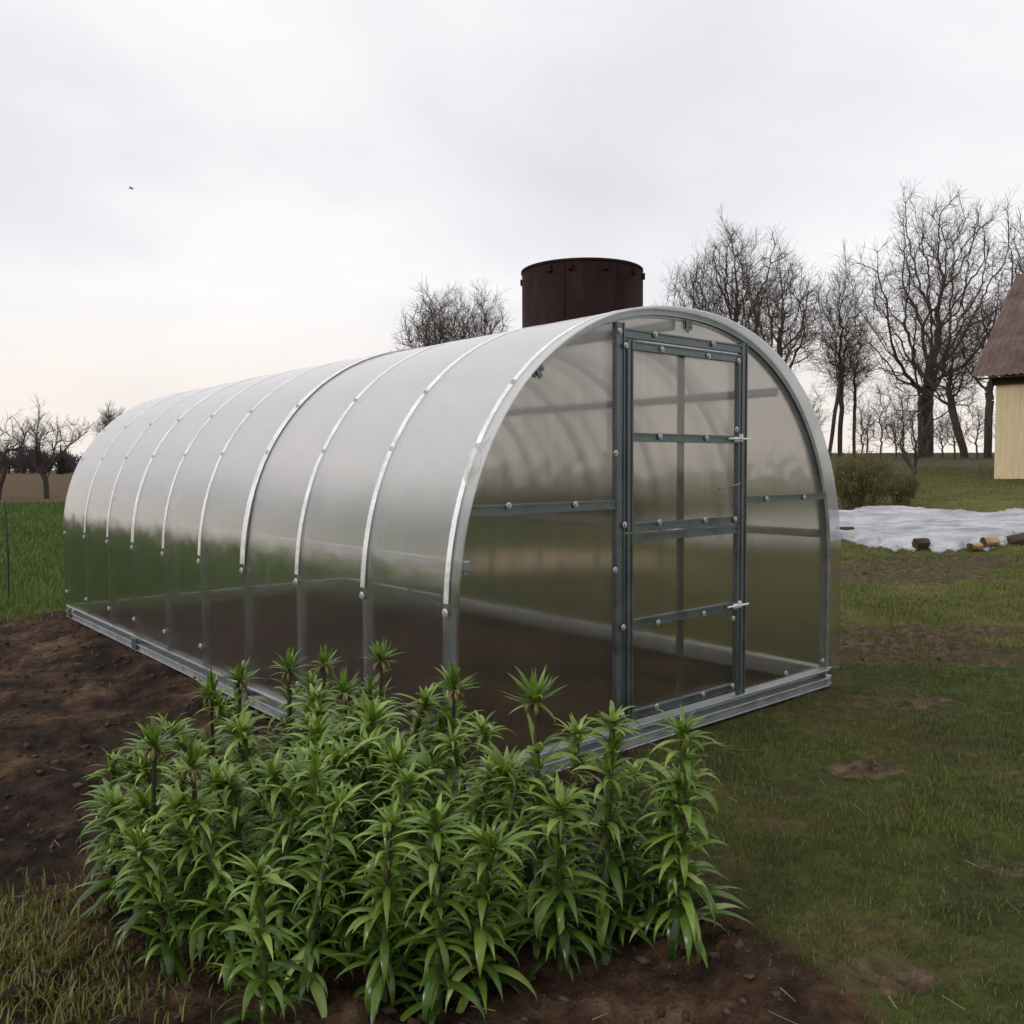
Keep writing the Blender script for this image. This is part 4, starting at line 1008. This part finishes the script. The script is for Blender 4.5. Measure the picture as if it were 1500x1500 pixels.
def lily(px, top_py, v, label, seed, crown=True, bare_px=0, scale=1.0, lean=0.0, wob=0.10, group=None, lush=1.0, tuft=1.0):
    r = np.random.default_rng(seed); d = P(px, top_py, v); gx, gy = d[0], d[1]; z0 = gz(gx, gy); Hh = d[2]-z0
    root = empty('crown_imperial', (gx, gy, z0), label=label, cat='plant', group=group)
    bare = bare_px/F*v
    tuft_h = (0.105 if crown else 0.05)*tuft
    ztop = Hh-tuft_h*0.75
    zleaf = ztop-bare if crown else ztop+.02
    lx, ly = r.normal()*wob+lean*rth[0], r.normal()*wob+lean*rth[1]
    scale = scale*r.uniform(.85, 1.2)
    def axis(z): t = max(0, z/max(Hh, .05)); return np.array([lx*t*t, ly*t*t, z])
    zl = max(0.03, zleaf)
    mb = MB(); pts = [axis(z) for z in np.linspace(-0.05, zl, 6)]; mb.tube(pts, [.0105, .0105, .010, .0095, .009, .0085], 8); mb.build('stem', MAT['stem'], root)
    if crown and bare > 0.02:
        mb = MB(); pts = [axis(z) for z in np.linspace(zl+.0005, ztop, 5)]; mb.tube(pts, [.008, .0075, .007, .007, .0075], 8); mb.build('bare_stem', MAT['stem_dark'], root)
    sp = []
    z = 0.05; k = 0
    while z < zl:
        t = z/max(zl, .1); nl = r.integers(5, 9) if lush >= 1 else r.integers(3, 5)
        a0 = r.random()*6.28
        for j in range(nl):
            a = a0+j*6.283/nl+r.normal()*.25; size = (1.2-0.48*t)*scale*r.uniform(.6, 1.2)
            el = R(24+36*t**1.5)+r.normal()*.32; dr = R(120-25*t)*r.uniform(.45, 1.3)
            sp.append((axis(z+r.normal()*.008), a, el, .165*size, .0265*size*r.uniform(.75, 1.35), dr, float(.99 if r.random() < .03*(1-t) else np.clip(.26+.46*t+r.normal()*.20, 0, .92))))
        z += r.uniform(.022, .046)
    if not crown:
        nt_ = int(r.integers(10, 20))
        for j in range(nt_):
            a = j*2.4+r.random(); q = j/nt_
            sp.append((axis(zl-.03+.035*q), a, R(22+50*q)+r.normal()*.22, (.15-.075*q)*scale*r.uniform(.7, 1.15), .020*scale*r.uniform(.8, 1.2), R(95-55*q)*r.uniform(.5, 1.3), float(np.clip(.68+r.normal()*.16, 0, .93))))
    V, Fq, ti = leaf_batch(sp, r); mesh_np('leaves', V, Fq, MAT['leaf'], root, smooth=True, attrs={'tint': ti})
    if crown:
        sp = []
        for j in range(26):
            q = j/26; a = j*2.4+r.normal()*.2
            sp.append((axis(ztop-.004+.02*q), a, R(16+64*q)+r.normal()*.20, (.105-.02*q)*scale*tuft*r.uniform(.8, 1.15), .0165*scale*r.uniform(.8, 1.2), R(50-45*q+r.normal()*26), float(np.clip(.48+r.normal()*.16, 0, 1))))
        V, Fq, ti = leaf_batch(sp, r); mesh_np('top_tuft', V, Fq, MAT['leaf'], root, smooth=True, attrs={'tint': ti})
        mb = MB()
        for j in range(5):
            a = j*1.257+r.random(); b0 = Vector(axis(ztop)); o_ = Vector((math.cos(a), math.sin(a), 0))
            mb.tube([b0, b0+o_*.016+Vector((0, 0, -.003)), b0+o_*.026+Vector((0, 0, -.016)), b0+o_*.028+Vector((0, 0, -.034))], [.003, .005, .0085, .002], 6)
        mb.build('flower_buds', MAT['bud'], root)
    return root
LG_ = 'crown imperial plants in front of the greenhouse'
SPEC = [
 (218, 1056, 2.66, 'crown imperial plant with a long dark bare stem at the left clump end', True, 105),
 (290, 1085, 2.55, 'crown imperial plant with a short tufted stem, just right of the leftmost bare stem', True, 55),
 (308, 990, 3.35, 'crown imperial plant with a dark bare stem standing beside the white base rail', True, 60),
 (345, 968, 3.55, 'crown imperial plant with a slim tufted stem before the near end of the white rail', True, 35),
 (422, 955, 3.60, 'crown imperial plant with a small tuft at the back, left of the tallest ones', True, 25),
 (465, 946, 3.45, 'second tallest crown imperial plant of the left clump, with a thin dark stem', True, 50),
 (556, 938, 3.30, 'tallest crown imperial plant of the left clump with a wide tuft against the greenhouse wall', True, 52),
 (511, 985, 3.20, 'crown imperial plant with a reddish tufted stem in front of the two tallest ones', True, 45),
 (655, 980, 3.20, 'crown imperial plant with a tuft before the front corner post of the greenhouse', True, 45),
 (790, 990, 2.65, 'large crown imperial plant with a big tuft on a thick bare stem before the gable', True, 75),
 (888, 1046, 2.60, 'leafy crown imperial plant with upright top leaves in front of the door post', False, 0),
 (1000, 1058, 2.55, 'rightmost crown imperial plant with arching leaves beside the lawn', False, 0),
 (160, 1112, 2.95, 'low leafy crown imperial plant leaning over the soil at the left clump end', False, 0),
 (640, 1195, 2.32, 'low bright green crown imperial rosette at the front of the clump', False, 0),
 (385, 1262, 2.22, 'low crown imperial rosette at the very front edge, below the left clump', False, 0),
]
for i, (px, ty, v, lab, cr, br) in enumerate(SPEC):
    lily(px, ty, v, lab, 500+i, cr, br, scale=1.12 if px > 770 else 1.0, group=LG_, tuft=1.08 if px == 790 else 1.0, lush=1.0, wob=.02)
FILL = [(258, 1125, 2.8), (330, 1045, 3.2), (375, 1010, 3.4), (355, 1130, 2.75), (430, 1020, 3.3), (410, 1095, 2.9), (470, 1060, 3.05), (452, 1150, 2.65), (520, 1075, 2.95),
        (500, 1130, 2.6), (560, 1040, 3.1), (585, 1090, 2.85), (610, 1045, 3.2), (640, 1075, 3.0), (690, 1055, 3.0), (665, 1130, 2.65), (738, 1048, 3.0), (725, 1140, 2.6), (235, 1170, 2.7),
        (300, 1160, 2.6), (560, 1150, 2.5), (846, 1075, 2.85), (945, 1120, 2.75), (390, 1060, 3.1), (205, 1120, 2.95), (610, 1140, 2.7), (275, 1060, 3.2), (545, 1000, 3.35), (480, 1000, 3.5), (180, 1150, 2.8), (250, 1100, 3.0), (330, 1100, 2.9), (400, 1160, 2.55), (470, 1110, 2.8), (530, 1120, 2.7), (600, 1110, 2.75), (690, 1120, 2.7), (820, 1160, 2.5), (910, 1150, 2.6), (970, 1160, 2.6), (340, 1190, 2.45), (560, 1210, 2.35), (240, 1215, 2.5), (450, 1205, 2.4), (700, 1200, 2.4), (590, 1000, 3.4), (410, 1045, 3.2), (505, 1035, 3.15)]
for i, (px, ty, v) in enumerate(FILL):
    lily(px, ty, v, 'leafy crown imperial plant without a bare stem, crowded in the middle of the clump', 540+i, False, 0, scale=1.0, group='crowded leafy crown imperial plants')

# ------------------------------------------------------------------ grass, crop, clods, litter (uncountable)
def blades(name, x, y, h, wd, mat, tint, label, cat, r, zoff=0.0, lean=0.5):
    n = len(x); z = ground_z(x, y)+zoff
    a = r.random(n)*6.283; d = np.stack([np.cos(a), np.sin(a), 0*a], 1); s = np.stack([-np.sin(a), np.cos(a), 0*a], 1)
    b = np.stack([x, y, z], 1); l = (r.random(n)*lean)[:, None]*h[:, None]
    m = b+d*l*.35+np.array([0, 0, 1])*h[:, None]*.55; t = b+d*l+np.array([0, 0, 1])*h[:, None]*(1-.25*r.random((n, 1)))
    w_ = wd[:, None]*.5
    b[:, 2] -= .01
    V = np.stack([b-s*w_, b+s*w_, m+s*w_*.8, m-s*w_*.8, t], 1).reshape(-1, 3); k = np.arange(n)[:, None]*5
    o = mesh_np(name, V, [np.concatenate([k, k+1, k+2, k+3], 1), np.concatenate([k+3, k+2, k+4], 1)], mat, attrs={'tint': np.repeat(tint, 5)})
    tag(o, label, cat, kind='stuff'); return o
def scatter(r, n, u_over_v, v0, v1, power=1.0):
    v = (v0**power+(v1**power-v0**power)*r.random(n))**(1/power); a = r.uniform(u_over_v[0], u_over_v[1], n)
    u = a*v; return C[0]+v*fwh[0]+u*rth[0], C[1]+v*fwh[1]+u*rth[1], v
def lawn():
    r = np.random.default_rng(600); X = []; Y = []; Hs = []; W = []; T = []
    for n, v0, v1, lo, hi, hh, ww in ((150000, 1.7, 6.5, -.25, .95,   .028, .0032), (130000, 6.5, 15, .05, .9, .040, .0065), (60000, 15, 60, .12, .85, .075, .016)):
        x, y, v = scatter(r, n, (lo, hi), v0, v1, 1.6)
        soil, bare, crop, pl, lit, snd, fresh = masks(x, y); dens = (1-soil)*(1-.80*bare)*(1-.55*lit)*(1-.8*snd)
        cl_ = fbm(x*2.3, y*2.3, 71, 3); keep = (r.random(n) < dens*(.65+1.1*cl_)) & ~((x > -.06) & (x < 3.06) & (y > -.06) & (y < 6.2))
        x, y, v, cl_, fresh = x[keep], y[keep], v[keep], cl_[keep], fresh[keep]; m = len(x)
        big = fbm(x*.6, y*.6, 73, 3)
        X.append(x); Y.append(y); Hs.append(hh*r.uniform(.4, 1.3, m)*(1+1.6*np.clip(cl_, -.4, .6))); W.append(ww*r.uniform(.7, 1.3, m))
        T.append(np.clip(.38+big*1.3+fresh*.42+r.normal(size=m)*.2+.45*(r.random(m) < .10), 0, 1))
    blades('grass', np.concatenate(X), np.concatenate(Y), np.concatenate(Hs), np.concatenate(W), MAT['grass'], np.concatenate(T), 'short patchy lawn grass with yellowed blades right of the greenhouse', 'grass', r, lean=1.1)
lawn()
def crop():
    r = np.random.default_rng(610); x, y, v = scatter(r, 110000, (-.95, -.02), 6.5, 36, 1.3)
    m = masks(x, y)[2]; k = r.random(len(x)) < m; x, y, v = x[k], y[k], v[k]
    blades('crop', x, y, r.uniform(.06, .15, len(x)), .004+.0007*v, MAT['crop'], np.clip(.5+fbm(x*.5, y*.5, 75)*.8+r.normal(size=len(x))*.18, 0, 1), 'even green young field crop left of the greenhouse', 'crop', r, lean=.9)
crop()
def weeds():
    r = np.random.default_rng(620); X = []; Y = []
    for cu, cv, ru, rv, n in ((-1.75, 2.75, .35, .22, 900), (-1.45, 2.55, .25, .15, 600), (-4.9, 8.4, .6, .3, 700), (-1.2, 2.35, .3, .2, 700)):
        u = cu+r.normal(size=n)*ru*.5; v = cv+r.normal(size=n)*rv*.5; X.append(C[0]+v*fwh[0]+u*rth[0]); Y.append(C[1]+v*fwh[1]+u*rth[1])
    x = np.concatenate(X); y = np.concatenate(Y)
    blades('weeds', x, y, r.uniform(.015, .06, len(x)), r.uniform(.003, .008, len(x)), MAT['grass'], np.clip(.78+r.normal(size=len(x))*.18, 0, 1), 'yellowish moss and weeds on the soil at the front of the plant bed', 'weeds', r, lean=1.2)
weeds()
def clods():
    import bmesh
    bm = bmesh.new(); bmesh.ops.create_icosphere(bm, subdivisions=1, radius=1); iv = np.array([v.co[:] for v in bm.verts]); fi = np.array([[v.index for v in f.verts] for f in bm.faces]); bm.free()
    r = np.random.default_rng(630); x, y, v = scatter(r, 16000, (-.95, .35), 1.8, 9.2, 1.2)
    x2 = r.uniform(.1, 2.9, 1500); y2 = r.uniform(.1, 6, 1500); x = np.concatenate([x, x2]); y = np.concatenate([y, y2])
    x3, y3, v3 = scatter(r, 500, (.3, .7), 6, 13); b3 = masks(x3, y3)[1] > .5; x = np.concatenate([x, x3[b3]]); y = np.concatenate([y, y3[b3]])
    ms = masks(x, y); k = (ms[0] > .6) | (ms[1] > .5); x, y = x[k], y[k]; n = len(x)
    s = .003+.020*r.random(n)**7; z = ground_z(x, y)+s*.15
    V = iv[None]*(1+.30*r.normal(size=(n, len(iv), 1)))*(s[:, None]*r.uniform(.6, 1.3, (n, 3)))[:, None]*np.array([1, 1, .65])
    V = V+np.stack([x, y, z], 1)[:, None]
    F_ = (np.arange(n)[:, None, None]*len(iv)+fi[None]).reshape(-1, 3)
    o = mesh_np('soil_clods', V.reshape(-1, 3), F_, MAT['clod']); tag(o, 'loose crumbs and clods of brown earth on the dug soil', 'clods', kind='stuff')
clods()
def straw():
    r = np.random.default_rng(640); x, y, v = scatter(r, 750, (-.7, .9), 2, 12, 1.3)
    k = ~((x > -.1) & (x < 3.1) & (y > -.1) & (y < 6.3)); x, y = x[k], y[k]; n = len(x)
    z = ground_z(x, y)+.012+.02*r.random(n); a = r.random(n)*6.28; L_ = r.uniform(.02, .09, n); d = np.stack([np.cos(a)*L_, np.sin(a)*L_, r.normal(size=n)*.01], 1)
    p = np.stack([x, y, z], 1); rr3 = r.uniform(.0009, .0022, n)
    o = segs_mesh('straw', p, p+d, rr3, rr3*.7, 3, noisy('dry_straw', (.14, .105, .06), (.28, .22, .14), 3, .8, 0, 0), None)
    tag(o, 'scattered bits of dry straw and stalks on soil and lawn', 'straw', kind='stuff')
straw()

# small bird in the sky
bp = P(192, 275, 70)
bird = empty('bird', tuple(bp), math.atan2(rth[1], rth[0]), label='tiny dark bird flying high in the grey sky at the upper left', cat='bird')
BD = noisy('dark_feathers', (.03, .03, .035), (.06, .06, .065), 10, .8, 0, 0)
mb = MB(); mb.tube([(-.16, 0, 0), (-.08, 0, .005), (0, 0, 0), (.10, 0, .005), (.17, 0, .02), (.21, 0, .018)], [.012, .035, .045, .04, .026, .004], 8)
mb.add([(-.15, -.02, 0), (-.15, .02, 0), (-.27, .05, 0), (-.27, -.05, 0)], [(0, 1, 2, 3)])
for sy in (-1, 1):
    w0 = [(.07, .03*sy, .015), (-.05, .03*sy, .012), (-.05, .19*sy, .07), (.08, .19*sy, .08), (-.06, .36*sy, .02), (-.01, .38*sy, .025)]
    mb.add(w0, [(0, 1, 2, 3), (3, 2, 4, 5)]); mb.add([(a, b, c-.006) for a, b, c in w0], [(3, 2, 1, 0), (5, 4, 2, 3)])
mb.build('body', BD, bird)
